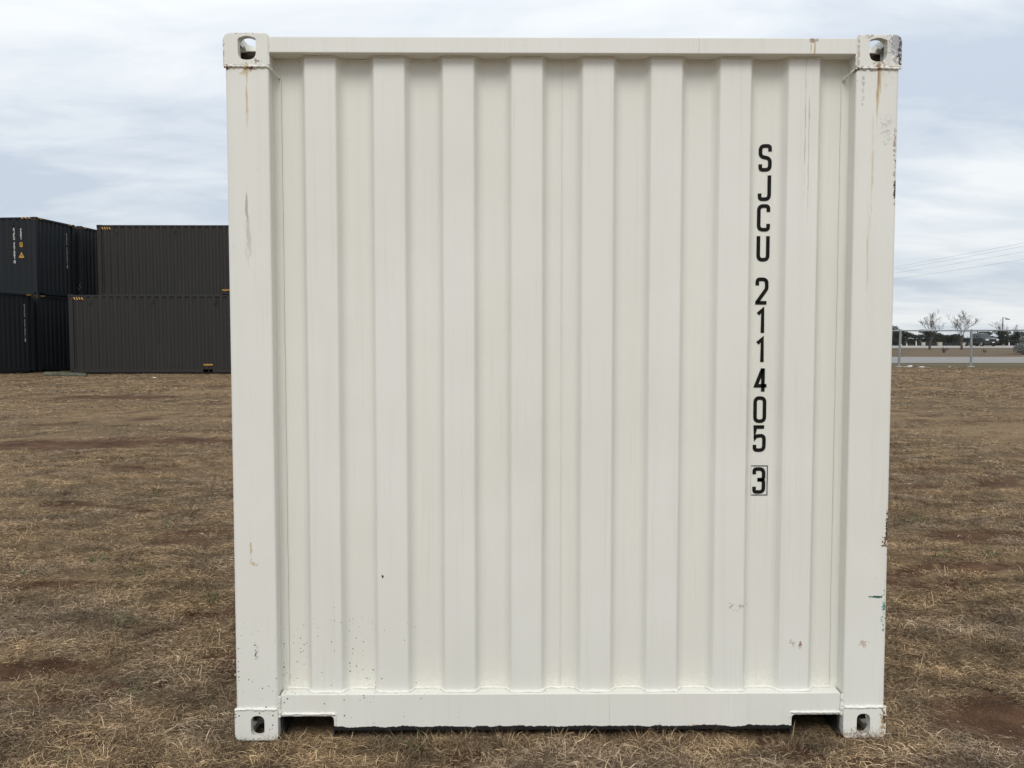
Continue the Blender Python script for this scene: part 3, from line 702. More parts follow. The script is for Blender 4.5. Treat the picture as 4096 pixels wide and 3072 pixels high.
# ---- dark containers in the yard
HC, L40 = 2.896, 12.192
YW = R(84)
def navy(label, x, y, z, L=L40):
    return container('dark_container', label, L, HC, M['navy'], M['navy_in'], M['under'], (x, y, z), YW, castm=M['rusty'], group='dark containers stacked across the field')[0]
ZN, ZC = 0.255, 0.225
A = navy('navy black container at ground level, its end wall cut by the left picture edge', -17.85, 27.59, ZN)
B = navy('navy black container on the ground carrying the numbered one, partly behind the charcoal containers', -17.57, 30.21, ZN)
Cc = navy('upper navy black container with white number, yellow square and triangle on its side', -17.57, 30.21, ZN+HC)
E_ = navy('navy black container at ground level in the third row, hidden behind the front rows', -17.19, 32.81, ZN)
D = navy('upper navy black container wedged between the numbered one and the charcoal stack', -17.19, 32.81, ZN+HC)
def charcoal(label, x, y, z):
    return container('charcoal_container', label, L40, HC, M['charcoal'], M['navy_in'], M['under'], (x, y, z), R(-90), pocket=[5.08, 7.11], group='charcoal containers stacked across the field')[0]
F = charcoal('long charcoal grey container at ground level, its side facing the field', -16.27, 28.4+1.219, ZC)
G0 = charcoal('charcoal grey container at ground level hidden behind the front charcoal one', -16.39, 31.0+1.219, ZC)
G = charcoal('long charcoal grey container on the upper level, set back from the one below', -16.39, 31.0+1.219, ZC+HC)
def stripes(parent, fn, u0, u1, v0, v1, n, flip=False):
    """hazard tape: yellow slanted bars on a dark backing"""
    b = MB(); w = (u1-u0)/n; sl = 0.45*w*(-1 if flip else 1)
    b.add([fn(u0, v0, 0.001), fn(u1, v0, 0.001), fn(u1, v1, 0.001), fn(u0, v1, 0.001)], [(0, 1, 2, 3)], 1)
    for i in range(n):
        a = u0 + w*i + 0.12*w; c = a + 0.48*w
        b.add([fn(max(u0, a-sl*0.5), v0, 0.003), fn(c-sl*0.5, v0, 0.003), fn(c+sl*0.5, v1, 0.003), fn(a+sl*0.5, v1, 0.003)], [(0, 1, 2, 3)], 0)
    b.build('hazard_tape', [M['stripe'], M['ink']], parent, smooth=0)
for o in (F, G):
    side = lambda u, v, d_: (1.219-0.008+d_, u, v)                # long side faces the camera (local +x)
    stripes(o, side, 0.20, 0.58, HC-0.185, HC-0.095, 4, True)
    for i in range(3 if o is F else 3):
        y = 0.80 + 2.29*i
        MB().box(1.205, 1.245, y-0.035, y+0.045, HC-0.33, HC-0.16).build('vent_cover', M['charcoal'], o, bevel=0.008)
    b = MB().box(1.2095, 1.2125, 4.93, 5.26, 0.29, 0.345); b.build('warning_decal', M['yellow'], o, smooth=0)
    b = MB(); tx = 'EMPTY LIFT ONLY'
    for i, ch in enumerate(tx):
        if ch != ' ': glyph(b, ch, 4.955+i*0.0200, 0.318, 0.013, 0.034, 0.004, lambda u, v, d_: (1.213+d_, u, v))
    b.build('decal_lettering', M['ink'], o, smooth=0)
def endfn(u, v, d_): return (u, 0.003-d_, v)
for o in (A, B, Cc, D, E_):
    for s in (-1, 1):
        stripes(o, endfn, min(s*0.78, s*1.045), max(s*0.78, s*1.045), HC-0.066, HC-0.016, 3)
    stripes(o, lambda u, v, d_: (-1.2125-d_, u, v), 0.20, 0.62, HC-0.070, HC-0.016, 3, False)
def column(o, text, fn, u, v0, stepv, w, h, t, name='container_number'):
    b = MB(); v = v0
    for ch in text:
        if ch == ' ': v -= stepv*0.55; continue
        glyph(b, ch, u, v, w, h, t, fn); v -= stepv
    b.build(name, M['white_ink'], o, smooth=0); return v
sidefn = lambda u, v, d_: (-1.2105-d_, -u, v)                     # long side towards the camera (local -x), read from outside
S_N, S_T = 0.876, 0.598                                           # rib faces that carry the marks
v_end = column(Cc, 'SJCU 457081', sidefn, -S_N, 2.43, 0.112, 0.062, 0.100, 0.017)
b = MB().box(-1.2135, -1.2105, S_N-0.036, S_N+0.036, v_end-0.07, v_end+0.03); b.build('check_digit_box', M['white_ink'], Cc, smooth=0)
b = MB(); glyph(b, '5', -S_N, v_end-0.02, 0.044, 0.072, 0.012, lambda u, v, d_: (-1.2142-d_, -u, v)); b.build('check_digit', M['navy'], Cc, smooth=0)
column(Cc, '45G1', sidefn, -S_T, 2.43, 0.112, 0.062, 0.100, 0.017, 'size_code')
MB().box(-1.2135, -1.2105, S_T-0.058, S_T+0.058, 1.78, 1.955).build('height_decal', M['yellow'], Cc, smooth=0)
b = MB()
for ch, u, v in (('2', -.030, 1.905), ('9', .004, 1.905), ('M', .036, 1.905), ('9', -.018, 1.83), ('6', .018, 1.83)): glyph(b, ch, -S_T+u, v, 0.026, 0.055, 0.008, lambda u, v, d_: (-1.214-d_, -u, v))
b.build('decal_lettering', M['ink'], Cc, smooth=0)
MB().prism([(-0.115, 0), (0.115, 0), (0, 0.215)], -1.2105, -1.2135, lambda a, c, h: (h, S_T+a, 1.375+c)).build('warning_triangle', M['yellow'], Cc, smooth=0)
b = MB()
for q_ in range(3): b.box(-1.2145, -1.2136, S_T-0.035, S_T+0.035, 1.42+0.028*q_, 1.435+0.028*q_)
b.build('triangle_print', M['tar'], Cc, smooth=0)
MB().box(-1.245, -1.205, S_N-0.03, S_N+0.05, 2.56, 2.74).build('vent_cover', M['navy'], Cc, bevel=0.008)
for o in (Cc, A):
    tf = lambda u, v, d_: (u, TY-0.002-d_, v)
    v_end = column(o, 'SJCU 457081', tf, 0.757, 2.46, 0.118, 0.052, 0.104, 0.016)
    b = MB().box(0.726, 0.788, TY-0.004, TY-0.0015, v_end-0.075, v_end+0.04); b.build('check_digit_box', M['white_ink'], o, smooth=0)
b = MB().tube([(-1.2155, 0.06, 0.62), (-1.2155, 0.10, 0.50), (-1.2155, 0.05, 0.42), (-1.2155, 0.12, 0.30), (-1.2155, 0.16, 0.42)], 0.006, 4)
b.build('chalk_mark', M['galv'], D, smooth=0)
# mossy timber lying in front of the containers and a scrap of paper
b = MB(); npt = 12; path = []; rad = []
for i in range(npt):
    t = i/(npt-1); path.append((-16.2 + 1.45*t, 26.55 + 0.1*math.sin(3*t), 0)); rad.append(0.105*(1-0.25*t) + random.uniform(-.008, .008))
path = [(x, y, float(gz(x, y)) + 0.055 - 0.02*(x+16.2)) for x, y, _ in path]
tag(b.tube(path, rad, 9).build('log', M['moss'], None, smooth=60), 'mossy grey log lying on the grass at the foot of the charcoal container', 'log')

# ------------------------------------------------------------------ chain link fence beyond the field
FY = 38.7; FS = 3.58; FX0 = 19.25 - 4*FS; FN = 10
fence = thing('chain_link_fence', 'galvanised chain link fence with round posts at the far edge of the field', 'fence', (FX0, FY, 0))
def ftop(i): return 1.93 + 0.016*(i-4)
fg = lambda x: float(gz(x, FY))
for i in range(FN):
    x = FS*i; g = fg(FX0+x); lean = 0.05 if i == 4 else 0.02*math.sin(i*2.3)
    p = MB().tube([(x, 0, g-0.3), (x, 0, g), (x+lean, 0, ftop(i)-0.03)], 0.052 if i != 4 else 0.056, 12).build('post', M['galv'], fence)
    MB().tube([(x+lean, 0, ftop(i)-0.035), (x+lean, 0, ftop(i)+0.012), (x+lean, 0, ftop(i)+0.03)], [0.054, 0.052, 0.02], 12).build('post_cap', M['galv'], p)
    pts = []
    for q_ in range(14):
        a = 2*math.pi*q_/14; r_ = random.uniform(0.10, 0.16); pts.append((x + r_*math.cos(a)*1.2, r_*math.sin(a)))
    MB().prism(pts, g-0.05, g+random.uniform(0.025, 0.05)).build('footing', M['concrete'], p, smooth=0)
for i in range(FN-1):
    x = FS*i; h0, h1 = ftop(i), ftop(i+1); g0, g1 = fg(FX0+x), fg(FX0+x+FS)
    MB().tube([(x+0.02, 0, h0-0.03), (x+FS/2, 0, (h0+h1)/2-0.035), (x+FS+0.02, 0, h1-0.03)], 0.036, 10).build('top_rail', M['galv'], fence)
    b = MB(); H_ = min(h0, h1) - 0.05 - max(g0, g1) - 0.03; zb = max(g0, g1) + 0.03; st = 0.072; w_ = 0.0015
    nlev = int((FS+H_)/st)
    for sgn in (1, -1):
        for q_ in range(nlev):
            a0 = -H_ + q_*st; a1 = a0 + H_; t0 = max(0, -a0/H_); t1 = min(1, (FS-a0)/H_)
            if t1 <= t0: continue
            x0, x1 = a0 + H_*t0, a0 + H_*t1; z0, z1 = zb + H_*t0, zb + H_*t1
            if sgn < 0: x0, x1 = FS-x0, FS-x1
            o_ = 0.002*sgn - 0.034
            b.add([(x+x0, o_-w_, z0), (x+x0+w_, o_+w_, z0), (x+x0-w_, o_+w_, z0), (x+x1, o_-w_, z1), (x+x1+w_, o_+w_, z1), (x+x1-w_, o_+w_, z1)], [(0, 1, 4, 3), (1, 2, 5, 4), (2, 0, 3, 5)])
    b.build('chain_link_mesh', M['wire'], fence, smooth=0, recalc=False)
# litter
def scrap(label, x, y, s, cat='litter', nm='paper_scrap'):
    b = MB(); n = 9; r_ = random.Random(int(x*100)); z = float(gz(x, y)); vv = [(x, y, z+0.07*s+0.02)]
    for i in range(n):
        a = 2*math.pi*i/n; q_ = s*r_.uniform(0.5, 1.0); vv.append((x+q_*math.cos(a), y+q_*0.6*math.sin(a), z + r_.uniform(0.0, 0.18)*s))
    vv += [(v[0], v[1], v[2]-0.02) for v in vv]
    ff = []
    for i in range(n):
        j = 1 + (i+1) % n; ff += [(0, 1+i, j), (n+1, n+1+j, n+2+i), (1+i, n+2+i, n+1+j, j)]
    b.add(vv, ff); tag(b.build(nm, M['paper'], smooth=0), label, cat, 'white scraps lying on the grass')
scrap('small white paper scrap on the grass in front of the charcoal container', -12.02, 25.6, 0.09)
scrap('crumpled white scrap on the grass just right of the nearer fence post', 20.15, 38.2, 0.20)
scrap('pale scrap behind the fence wire, left of the middle of the panel', 20.55, 40.2, 0.17)
scrap('tiny white scrap on the verge close to the right hand fence post', 22.1, 39.3, 0.08)
scrap('white scrap at the foot of the left fence post by the container edge', 19.55, 38.35, 0.26)

# ------------------------------------------------------------------ bare trees and shrubs
def bare_tree(name, label, cat, x, y, h, spread, seed, trunk_r, first=0.28, levels=5, group=None, stems=1):
    z = float(gz(x, y)); t = thing(name, label, cat, (x, y, z), 0, group); rr = random.Random(seed)
    tk, cr = MB(), MB()
    def grow(mb, p, d, ln_, r_, lev):
        pts = [p]; rs = [r_]; n = 3 if lev > 1 else 4; q_ = p.copy(); dd = d.copy()
        for i in range(n):
            dd = (dd + Vector((rr.uniform(-1, 1), rr.uniform(-1, 1), rr.uniform(-0.3, 0.7)))*0.12).normalized()
            q_ = q_ + dd*ln_/n; pts.append(q_.copy()); rs.append(r_*(1-0.45*(i+1)/n))
        mb.tube(pts, rs, 5 if lev < 2 else 3, cap=False)
        if lev >= levels: return
        for c in range(rr.choice((3, 3, 4)) if lev < 3 else rr.choice((2, 3))):
            at_ = rr.uniform(0.35, 1.0) if c else 1.0; k_ = at_*n; i = min(int(k_), n-1); b0 = pts[i].lerp(pts[i+1], k_-i)
            a = rr.uniform(0, 2*math.pi); sp_ = rr.uniform(0.35, 0.95)*spread
            nd = (dd + Vector((math.cos(a), math.sin(a), 0))*sp_ + Vector((0, 0, 0.12))).normalized()
            grow(cr, b0, nd, ln_*rr.uniform(0.60, 0.82), max(rs[i]*rr.uniform(0.5, 0.70), 0.010), lev+1)
    for s_ in range(stems):
        a = rr.uniform(0, 6.28); d = Vector((0, 0, 1)) if stems == 1 else Vector((math.cos(a)*0.5, math.sin(a)*0.5, 1)).normalized()
        grow(tk, Vector((0, 0, -0.1)), d, h*first, trunk_r, 0)
    tk.build('trunk', M['bark'], t, smooth=60, recalc=False); cr.build('crown', M['twig'], t, smooth=0, recalc=False)
    return t
bare_tree('bare_tree', 'taller leafless tree in the median, left of the other bare one', 'tree', 51.5, 100, 6.6, 1.0, 3, 0.17, 0.24, 6, 'bare trees')
bare_tree('bare_tree', 'leafless wide forking tree in the median just left of the pickup', 'tree', 53.8, 97, 6.6, 1.0, 16, 0.16, 0.24, 6, 'bare trees')
bare_tree('bare_tree', 'leafless tree beside the tall lamp pole, right of the pickup', 'tree', 83.6, 140, 5.2, 1.0, 21, 0.18, 0.30, 5, 'bare trees')
bare_tree('bare_tree', 'small leafless tree at the right picture edge behind the hedge', 'tree', 87.5, 142, 4.6, 1.0, 33, 0.15, 0.30, 5, 'bare trees')
bare_tree('bare_shrub', 'clump of bare stems in the brown median, between the two bare trees', 'shrub', 41.35, 77, 0.75, 0.5, 44, 0.035, 0.45, 2, 'bare shrubs in the median', stems=6)
bare_tree('bare_shrub', 'faint bare shrub in the median, right of the left fence post', 'shrub', 37.9, 81, 0.42, 0.6, 45, 0.02, 0.45, 2, 'bare shrubs in the median', stems=5)
bare_tree('bare_shrub', 'faint bare shrub in the median, below the pickup', 'shrub', 45.7, 78, 0.5, 0.6, 46, 0.02, 0.45, 2, 'bare shrubs in the median', stems=5)

# ------------------------------------------------------------------ evergreens
def leaf_mesh(n, clusters, size, rng, squash=1.0):
    """leaf-sized triangles spread through clusters (x, y, z, rx, ry, rz)"""
    cl_ = np.array(clusters, float); w = cl_[:, 3]*cl_[:, 5]; w /= w.sum()
    ci = rng.choice(len(cl_), n, p=w); u = rng.normal(size=(n, 3)); u /= np.linalg.norm(u, axis=1)[:, None]
    rad = rng.uniform(0.45, 1.05, n)[:, None]**0.6
    p = cl_[ci, :3] + u*rad*cl_[ci, 3:6]
    p[:, 2] = np.maximum(p[:, 2], 0.03)
    a = rng.normal(size=(n, 3)); a /= np.linalg.norm(a, axis=1)[:, None]; b_ = rng.normal(size=(n, 3)); b_ -= (b_*a).sum(1)[:, None]*a; b_ /= np.linalg.norm(b_, axis=1)[:, None]
    s = size*rng.uniform(0.6, 1.5, n)[:, None]
    v = np.stack([p + a*s, p - a*s*0.5 + b_*s*0.6, p - a*s*0.5 - b_*s*0.6], 1).reshape(-1, 3)
    me = bpy.data.meshes.new('crown'); me.vertices.add(3*n); me.vertices.foreach_set('co', v.ravel())
    me.loops.add(3*n); me.loops.foreach_set('vertex_index', np.arange(3*n)); me.polygons.add(n); me.polygons.foreach_set('loop_start', np.arange(0, 3*n, 3))
    me.update(); return me
def evergreen(name, label, x, y, w, h, mat, seed, n=6500, low=0.02, cat='tree', group='evergreens behind the far road', size=0.085):
    z = float(gz(x, y)); rng = np.random.default_rng(seed); t = thing(name, label, cat, (x, y, z), 0, group)
    cls = []
    for i in range(24):
        a = rng.uniform(0, 6.28); q_ = rng.uniform(0, 1)**0.6; hz = rng.uniform(low, 0.9); env = math.sqrt(max(0.05, 1-(max(0, hz-0.30)/0.68)**2))
        r_ = rng.uniform(0.22, 0.36)
        cls.append((math.cos(a)*q_*w/2*env*0.8, math.sin(a)*q_*w/2*env*0.8, hz*h, r_*w*0.55, r_*w*0.55, r_*h*0.45))
    m = leaf_mesh(n, cls, size, rng); m.materials.append(mat); link('crown', m, t)
    b = MB(); b.tube([(0, 0, -0.1), (0.03, 0, h*0.3), (0.0, 0.04, h*0.65)], [0.12, 0.09, 0.03], 7)
    for i in range(5):
        c = cls[i]; b.tube([(0, 0, h*0.2), (c[0]*0.6, c[1]*0.6, c[2]*0.7), c[:3]], [0.06, 0.04, 0.015], 5)
    b.build('trunk', M['bark'], t, smooth=60, recalc=False); return t
EV = [('dense dark evergreen by the container edge, left of the fence post', 62.2, 135, 4.2, 3.2, 'oak'), ('dark evergreen sloping down right of the left fence post', 65.3, 136, 3.2, 2.5, 'oak'),
      ('rounded dark evergreen behind the taller bare tree', 66.9, 131.6, 3.6, 2.55, 'juniper'), ('lower dark evergreen right of the taller bare tree', 69.4, 132.5, 2.6, 2.1, 'oak'),
      ('low dark evergreen behind the forking bare tree', 71.8, 134, 3.4, 1.7, 'juniper'), ('dark evergreen showing behind the pickup bed', 74.4, 137, 3.0, 1.8, 'oak'),
      ('dark evergreen just right of the pickup bonnet', 78.9, 137, 3.0, 2.2, 'juniper'), ('dark evergreen hedge tree below the lamp pole', 81.7, 136.5, 3.2, 2.5, 'juniper'),
      ('dark evergreen behind the grey sage bush', 84.9, 137, 3.4, 2.3, 'oak'), ('dark evergreen at the right picture edge above the sage', 88.2, 138, 3.6, 2.5, 'juniper'),
      ('dark evergreen hidden behind the container beside the first one', 57.8, 136, 4.4, 3.1, 'juniper')]
for i, (lb, x, y, w, h, mt) in enumerate(EV): evergreen('evergreen_tree', lb, x, y, w*1.35, h, M[mt], 100+i)
evergreen('sage_bush', 'rounded grey green sage bush at the right picture edge', 45.15, 70, 3.3, 1.85, M['sage'], 300, 9000, 0.1, 'bush', None, 0.055)
evergreen('sage_bush', 'small low tuft of grey sage in front of the big sage bush', 44.5, 68.8, 0.95, 0.75, M['sage'], 301, 1500, 0.1, 'bush', None, 0.045)
# far scrub that reads as one low mass
rng = np.random.default_rng(77); cl_ = []
for i in range(220):
    x = rng.uniform(-260, 260); cl_.append((x, 190+rng.uniform(-8, 30), rng.uniform(0.3, 0.9), rng.uniform(2.0, 4.5), 2.0, rng.uniform(0.5, 1.0)))
m = leaf_mesh(26000, cl_, 0.32, rng); m.materials.append(M['oak']); o = link('far_scrub', m, None, (0, 0, 0.45)); struct(o, 'stuff', 'low dark scrub along the horizon behind the evergreens')

# ------------------------------------------------------------------ stone piers, rails, marker posts
for i, (x, lb) in enumerate(((63.95, 'squat limestone pier at the foot of the taller bare tree'), (66.45, 'squat limestone pier midway between the two bare trees'), (69.1, 'squat limestone pier beside the pickup rear wheel'))):
    y = 126.8 if i < 2 else 120.0
    x = x if i < 2 else 66.35
    z = float(np.interp(y, GX, GZ)); w = (0.44, 0.58, 0.42)[i]
    t = thing('stone_pier', lb, 'pier', (x, y, z+0.012), 0, 'stone piers along the far road')
    MB().box(-w/2, w/2, -w/2, w/2, 0, 0.50).build('shaft', M['stone'], t, bevel=0.03)
    MB().box(-w/2-0.05, w/2+0.05, -w/2-0.05, w/2+0.05, 0.502, 0.58).build('capstone', M['stone'], t, bevel=0.02)
z = float(np.interp(126.8, GX, GZ))
t = thing('pipe_rail', 'low dark pipe rail running between the limestone piers', 'rail', (0, 126.8, z+0.012))
for zz_ in (0.22, 0.42): MB().tube([(64.2, 0, zz_), (66.15, 0, zz_)], 0.045, 8).build('rail', M['tar'], t); MB().tube([(66.76, 0, zz_), (71.5, 0, zz_)], 0.045, 8).build('rail', M['tar'], t)
for x in (64.9, 65.6, 67.6, 68.6, 69.6, 70.6, 71.5): MB().tube([(x, 0.09, -0.05), (x, 0.09, 0.46)], 0.05, 8).build('post', M['tar'], t)
for i, (x, h, lb) in enumerate(((60.9, 0.35, 'short white marker post nearest the container edge'), (61.75, 0.42, 'short white marker post just right of the left fence post'), (63.2, 0.75, 'taller white marker post left of the limestone piers'), (77.6, 0.55, 'pale marker post right of the pickup'))):
    y = 127.5; z = float(np.interp(y, GX, GZ))
    t = thing('marker_post', lb, 'post', (x, y, z+0.012), 0, 'white marker posts'); MB().box(-0.06, 0.06, -0.04, 0.04, 0, h).build('shaft', M['paper'], t, bevel=0.01); MB().box(-0.05, 0.05, -0.046, -0.041, h*0.7, h*0.88).build('reflector', M['galv'], t, smooth=0)

# ------------------------------------------------------------------ lamp pole, power line
t = thing('lamp_pole', 'tall thin lamp pole with floodlight, right of the pickup', 'lamp', (95.6, 160, float(gz(95.6, 160))))
MB().tube([(0, 0, 0), (0, 0, 5.2)], [0.10, 0.07], 8).build('pole', M['tar'], t)
MB().tube([(0, 0, 5.05), (0.5, 0, 5.1), (0.75, 0, 5.0)], 0.04, 6).build('arm', M['tar'], t)
hd = MB(); hd.prism(fillet([(0.55, 4.78), (1.25, 4.70), (1.30, 4.86), (0.6, 5.02)], 0.03, 2, True), -0.22, 0.22, lambda a, c, h: (a, h, c)).build('floodlight', M['galv'], t)
for (x, y, lb) in ((48.2, 48, 'utility pole standing right of the picture'), (50.2, 132, 'utility pole standing behind the white container')):
    z = float(gz(x, y)); t = thing('utility_pole', lb, 'pole', (x, y, z), 0, 'utility poles')
    MB().tube([(0, 0, -0.3), (0, 0, 10.7)], [0.16, 0.11], 10).build('pole', M['wood_pole'], t)
    MB().box(-1.1, 1.1, 0.10, 0.19, 10.05, 10.17).build('crossarm', M['wood_pole'], t, bevel=0.01)
    for q_ in (-1.0, -0.55, 0.6): MB().tube([(q_, 0.14, 10.17), (q_, 0.14, 10.22), (q_, 0.14, 10.30)], [0.03, 0.055, 0.03], 8).build('insulator', M['galv'], t)
    MB().box(-0.19, 0.19, -0.12, 0.12, 8.95, 9.05).build('cable_clamp', M['tar'], t)
for i, (dx, zh, sag, lb) in enumerate(((-1.0, 10.32, 0.18, 'highest of the four overhead wires'), (-0.55, 10.32, 0.42, 'second overhead wire from the top, close under the highest'), (0.6, 10.32, 0.75, 'third overhead wire from the top'), (0.0, 9.06, 0.30, 'lowest of the four overhead wires'))):
    b = MB(); pts = []; g0, g1 = float(gz(48.2, 48)), float(gz(50.2, 132))
    for q_ in range(41):
        s_ = q_/40; pts.append((48.2 + 2.0*s_ + dx*(1 if i < 3 else 0), 48.14 + 84.0*s_, zh + g0 + (g1-g0)*s_ - sag*4*s_*(1-s_)))
    if i == 3: pts = [(p[0], p[1], p[2]) for p in pts]
    tag(b.tube(pts, 0.009, 5).build('overhead_wire', M['cable'], None, smooth=60), lb, 'wire', 'overhead power wires')

# ------------------------------------------------------------------ pickup truck
tp = NM('truck_paint'); tp.set((0.008, 0.012, 0.013), 0.3, spec=0.5); tp.b.inputs['Coat Weight'].default_value = 0.6; tp.b.inputs['Coat Roughness'].default_value = 0.08
gl = NM('tinted_glass'); gl.set((0.02, 0.026, 0.030), 0.06, spec=0.6)
chm = NM('chrome'); chm.set((0.55, 0.56, 0.57), 0.22, 1.0)
lens = NM('headlight_lens'); lens.set((0.62, 0.63, 0.62), 0.15, spec=0.6)
rub = simple('tyre_rubber', (0.016, 0.016, 0.016), 0.9)
TX, TYY = 71.0, 123.9
tz = float(np.interp(TYY, GX, GZ)) + 0.014
truck = thing('pickup_truck', 'dark green pickup truck with roof rack driving on the far road', 'pickup truck', (TX, TYY, tz), R(-86))
def loft(secs):
    """secs: list of (x, [(y, z) right half from bottom to top]); mirrored to a closed hull"""
    b = MB(); rings = []
    for x, half in secs:
        ring = [(x, y, z) for y, z in half] + [(x, -y, z) for y, z in half[::-1]]
        rings.append(ring)
    n = len(rings[0]); vv = [p for r_ in rings for p in r_]; ff = []
    for i in range(len(rings)-1):
        for j in range(n): ff.append((i*n+j, i*n+(j+1) % n, (i+1)*n+(j+1) % n, (i+1)*n+j))
    ff += [list(range(n))[::-1], list(range((len(rings)-1)*n, len(rings)*n))]
    return b.add(vv, ff)
def sec(w, z0, z1, tuck=0.05, r=0.06): return [(w-tuck, z0), (w, z0+0.15), (w, (z0+z1)/2), (w-0.02, z1-r), (w-r-0.03, z1)]
loft([(-3.05, sec(0.98, 0.62, 1.22)), (-2.9, sec(1.0, 0.50, 1.24)), (-0.75, sec(1.0, 0.46, 1.26)), (-0.7, sec(1.0, 0.46, 1.26)), (1.2, sec(1.0, 0.46, 1.28)), (1.35, sec(1.0, 0.46, 1.29)), (2.3, sec(0.99, 0.46, 1.25)), (2.85, sec(0.96, 0.50, 1.18, 0.05, 0.10)), (3.02, sec(0.90, 0.55, 1.08, 0.05, 0.12))]).build('body', tp.m, truck, smooth=40)
loft([(-0.95, [(0.88, 1.24), (0.86, 1.4), (0.80, 1.7), (0.76, 1.83), (0.62, 1.87)]), (-0.75, [(0.90, 1.24), (0.87, 1.4), (0.80, 1.75), (0.76, 1.90), (0.62, 1.94)]), (0.55, [(0.90, 1.24), (0.87, 1.4), (0.80, 1.76), (0.76, 1.92), (0.62, 1.96)]), (0.85, [(0.90, 1.24), (0.86, 1.4), (0.79, 1.70), (0.74, 1.83), (0.60, 1.87)]), (1.55, [(0.90, 1.22), (0.88, 1.25), (0.84, 1.27), (0.80, 1.285), (0.66, 1.30)])]).build('cab', tp.m, truck, smooth=40)
MB().add([(1.47, 0.76, 1.335), (1.47, -0.76, 1.335), (0.88, -0.63, 1.865), (0.88, 0.63, 1.865), (1.49, 0.76, 1.35), (1.49, -0.76, 1.35), (0.90, -0.63, 1.885), (0.90, 0.63, 1.885)], [(0, 1, 2, 3), (4, 7, 6, 5), (0, 4, 5, 1), (2, 6, 7, 3), (0, 3, 7, 4), (1, 5, 6, 2)]).build('windscreen', gl.m, truck, smooth=0)
for s in (1, -1):
    for (xa, xb, xc, xd) in ((0.12, 1.12, 0.72, 0.12), (-0.72, 0.02, 0.02, -0.66)):
        yb, yt = 0.892*s, 0.802*s
        MB().add([(xa, yb, 1.36), (xb, yb, 1.36), (xc, yt, 1.80), (xd, yt, 1.80), (xa, yb-0.03*s, 1.36), (xb, yb-0.03*s, 1.36), (xc, yt-0.03*s, 1.80), (xd, yt-0.03*s, 1.80)], [(0, 1, 2, 3), (4, 7, 6, 5), (0, 4, 5, 1), (1, 5, 6, 2), (2, 6, 7, 3), (3, 7, 4, 0)]).build('side_window', gl.m, truck, smooth=0)
    mr = MB().box(0.92, 1.10, min(s*1.0, s*1.24), max(s*1.0, s*1.24), 1.30, 1.52).build('wing_mirror', M['tar'], truck, bevel=0.03)
    MB().box(2.72, 3.06, min(s*0.57, s*0.955), max(s*0.57, s*0.955), 0.84, 1.07).build('headlight', lens.m, truck, bevel=0.03)
    for xw in (-1.95, 1.92):
        w_ = thing.__call__ if False else None
        prof = [(0.20, -0.12), (0.36, -0.13), (0.395, -0.10), (0.40, 0), (0.395, 0.10), (0.36, 0.13), (0.20, 0.12)]
        def ring(pr, n=20):
            b = MB(); vv = []; ff = []; k_ = len(pr)
            for i in range(n):
                a = 2*math.pi*i/n
                for r_, o_ in pr: vv.append((xw + r_*math.cos(a), s*0.87 + o_, 0.40 + r_*math.sin(a)))
            for i in range(n):
                for j in range(k_): ff.append((i*k_+j, i*k_+(j+1) % k_, ((i+1) % n)*k_+(j+1) % k_, ((i+1) % n)*k_+j))
            return b.add(vv, ff)
        wh = ring(prof).build('wheel', rub, truck, smooth=40)
        rim = MB().tube([(xw, s*0.80, 0.40), (xw, s*0.985, 0.40)], [0.21, 0.21], 16)
        for q_ in range(5):
            a = 2*math.pi*q_/5; rim.tube([(xw, s*0.99, 0.40), (xw+0.26*math.cos(a), s*0.985, 0.40+0.26*math.sin(a))], 0.035, 5)
        rim.build('rim', chm.m, wh, smooth=40)
        arch = [(xw + 0.49*math.cos(a_), 0.42 + 0.49*math.sin(a_)) for a_ in [math.pi*i/10 for i in range(11)]] + [(xw - 0.42*math.cos(a_), 0.42 + 0.42*math.sin(a_)) for a_ in [math.pi*i/10 for i in range(11)]]
        MB().prism(arch, s*0.93, s*1.03, lambda a, c, h: (a, h, c)).build('wheel_arch', M['tar'], truck, smooth=40)
    MB().box(-0.6, 1.3, min(s*0.98, s*1.08), max(s*0.98, s*1.08), 0.40, 0.45).build('running_board', M['tar'], truck)
MB().box(2.93, 3.07, -0.55, 0.55, 0.78, 1.07).build('grille', M['tar'], truck, bevel=0.03)
MB().box(2.98, 3.20, -1.0, 1.0, 0.48, 0.74).build('front_bumper', M['tar'], truck, bevel=0.05)
MB().box(3.203, 3.215, -0.17, 0.17, 0.53, 0.65).build('number_plate', M['paper'], truck, smooth=0)
MB().box(-3.2, -3.02, -0.95, 0.95, 0.55, 0.72).build('rear_bumper', chm.m, truck, bevel=0.04)
MB().box(-2.95, -0.80, -0.85, 0.85, 1.262, 1.272).build('bed_cover', M['tar'], truck, smooth=0)
rk = MB()
for s in (1, -1):
    rk.tube([(-2.6, s*0.9, 1.24), (-2.6, s*0.9, 2.16)], 0.035, 6).tube([(-0.95, s*0.9, 1.24), (-0.95, s*0.9, 2.16)], 0.035, 6).tube([(-2.75, s*0.9, 2.16), (0.9, s*0.9, 2.16)], 0.04, 6)
    rk.tube([(0.75, s*0.85, 1.86), (0.75, s*0.9, 2.40)], 0.05, 6)
for x in (-2.6, -0.95, 0.75): rk.tube([(x, -0.92, 2.16), (x, 0.92, 2.16)], 0.035, 6)
rk.build('ladder_rack', M['tar'], truck, smooth=40)

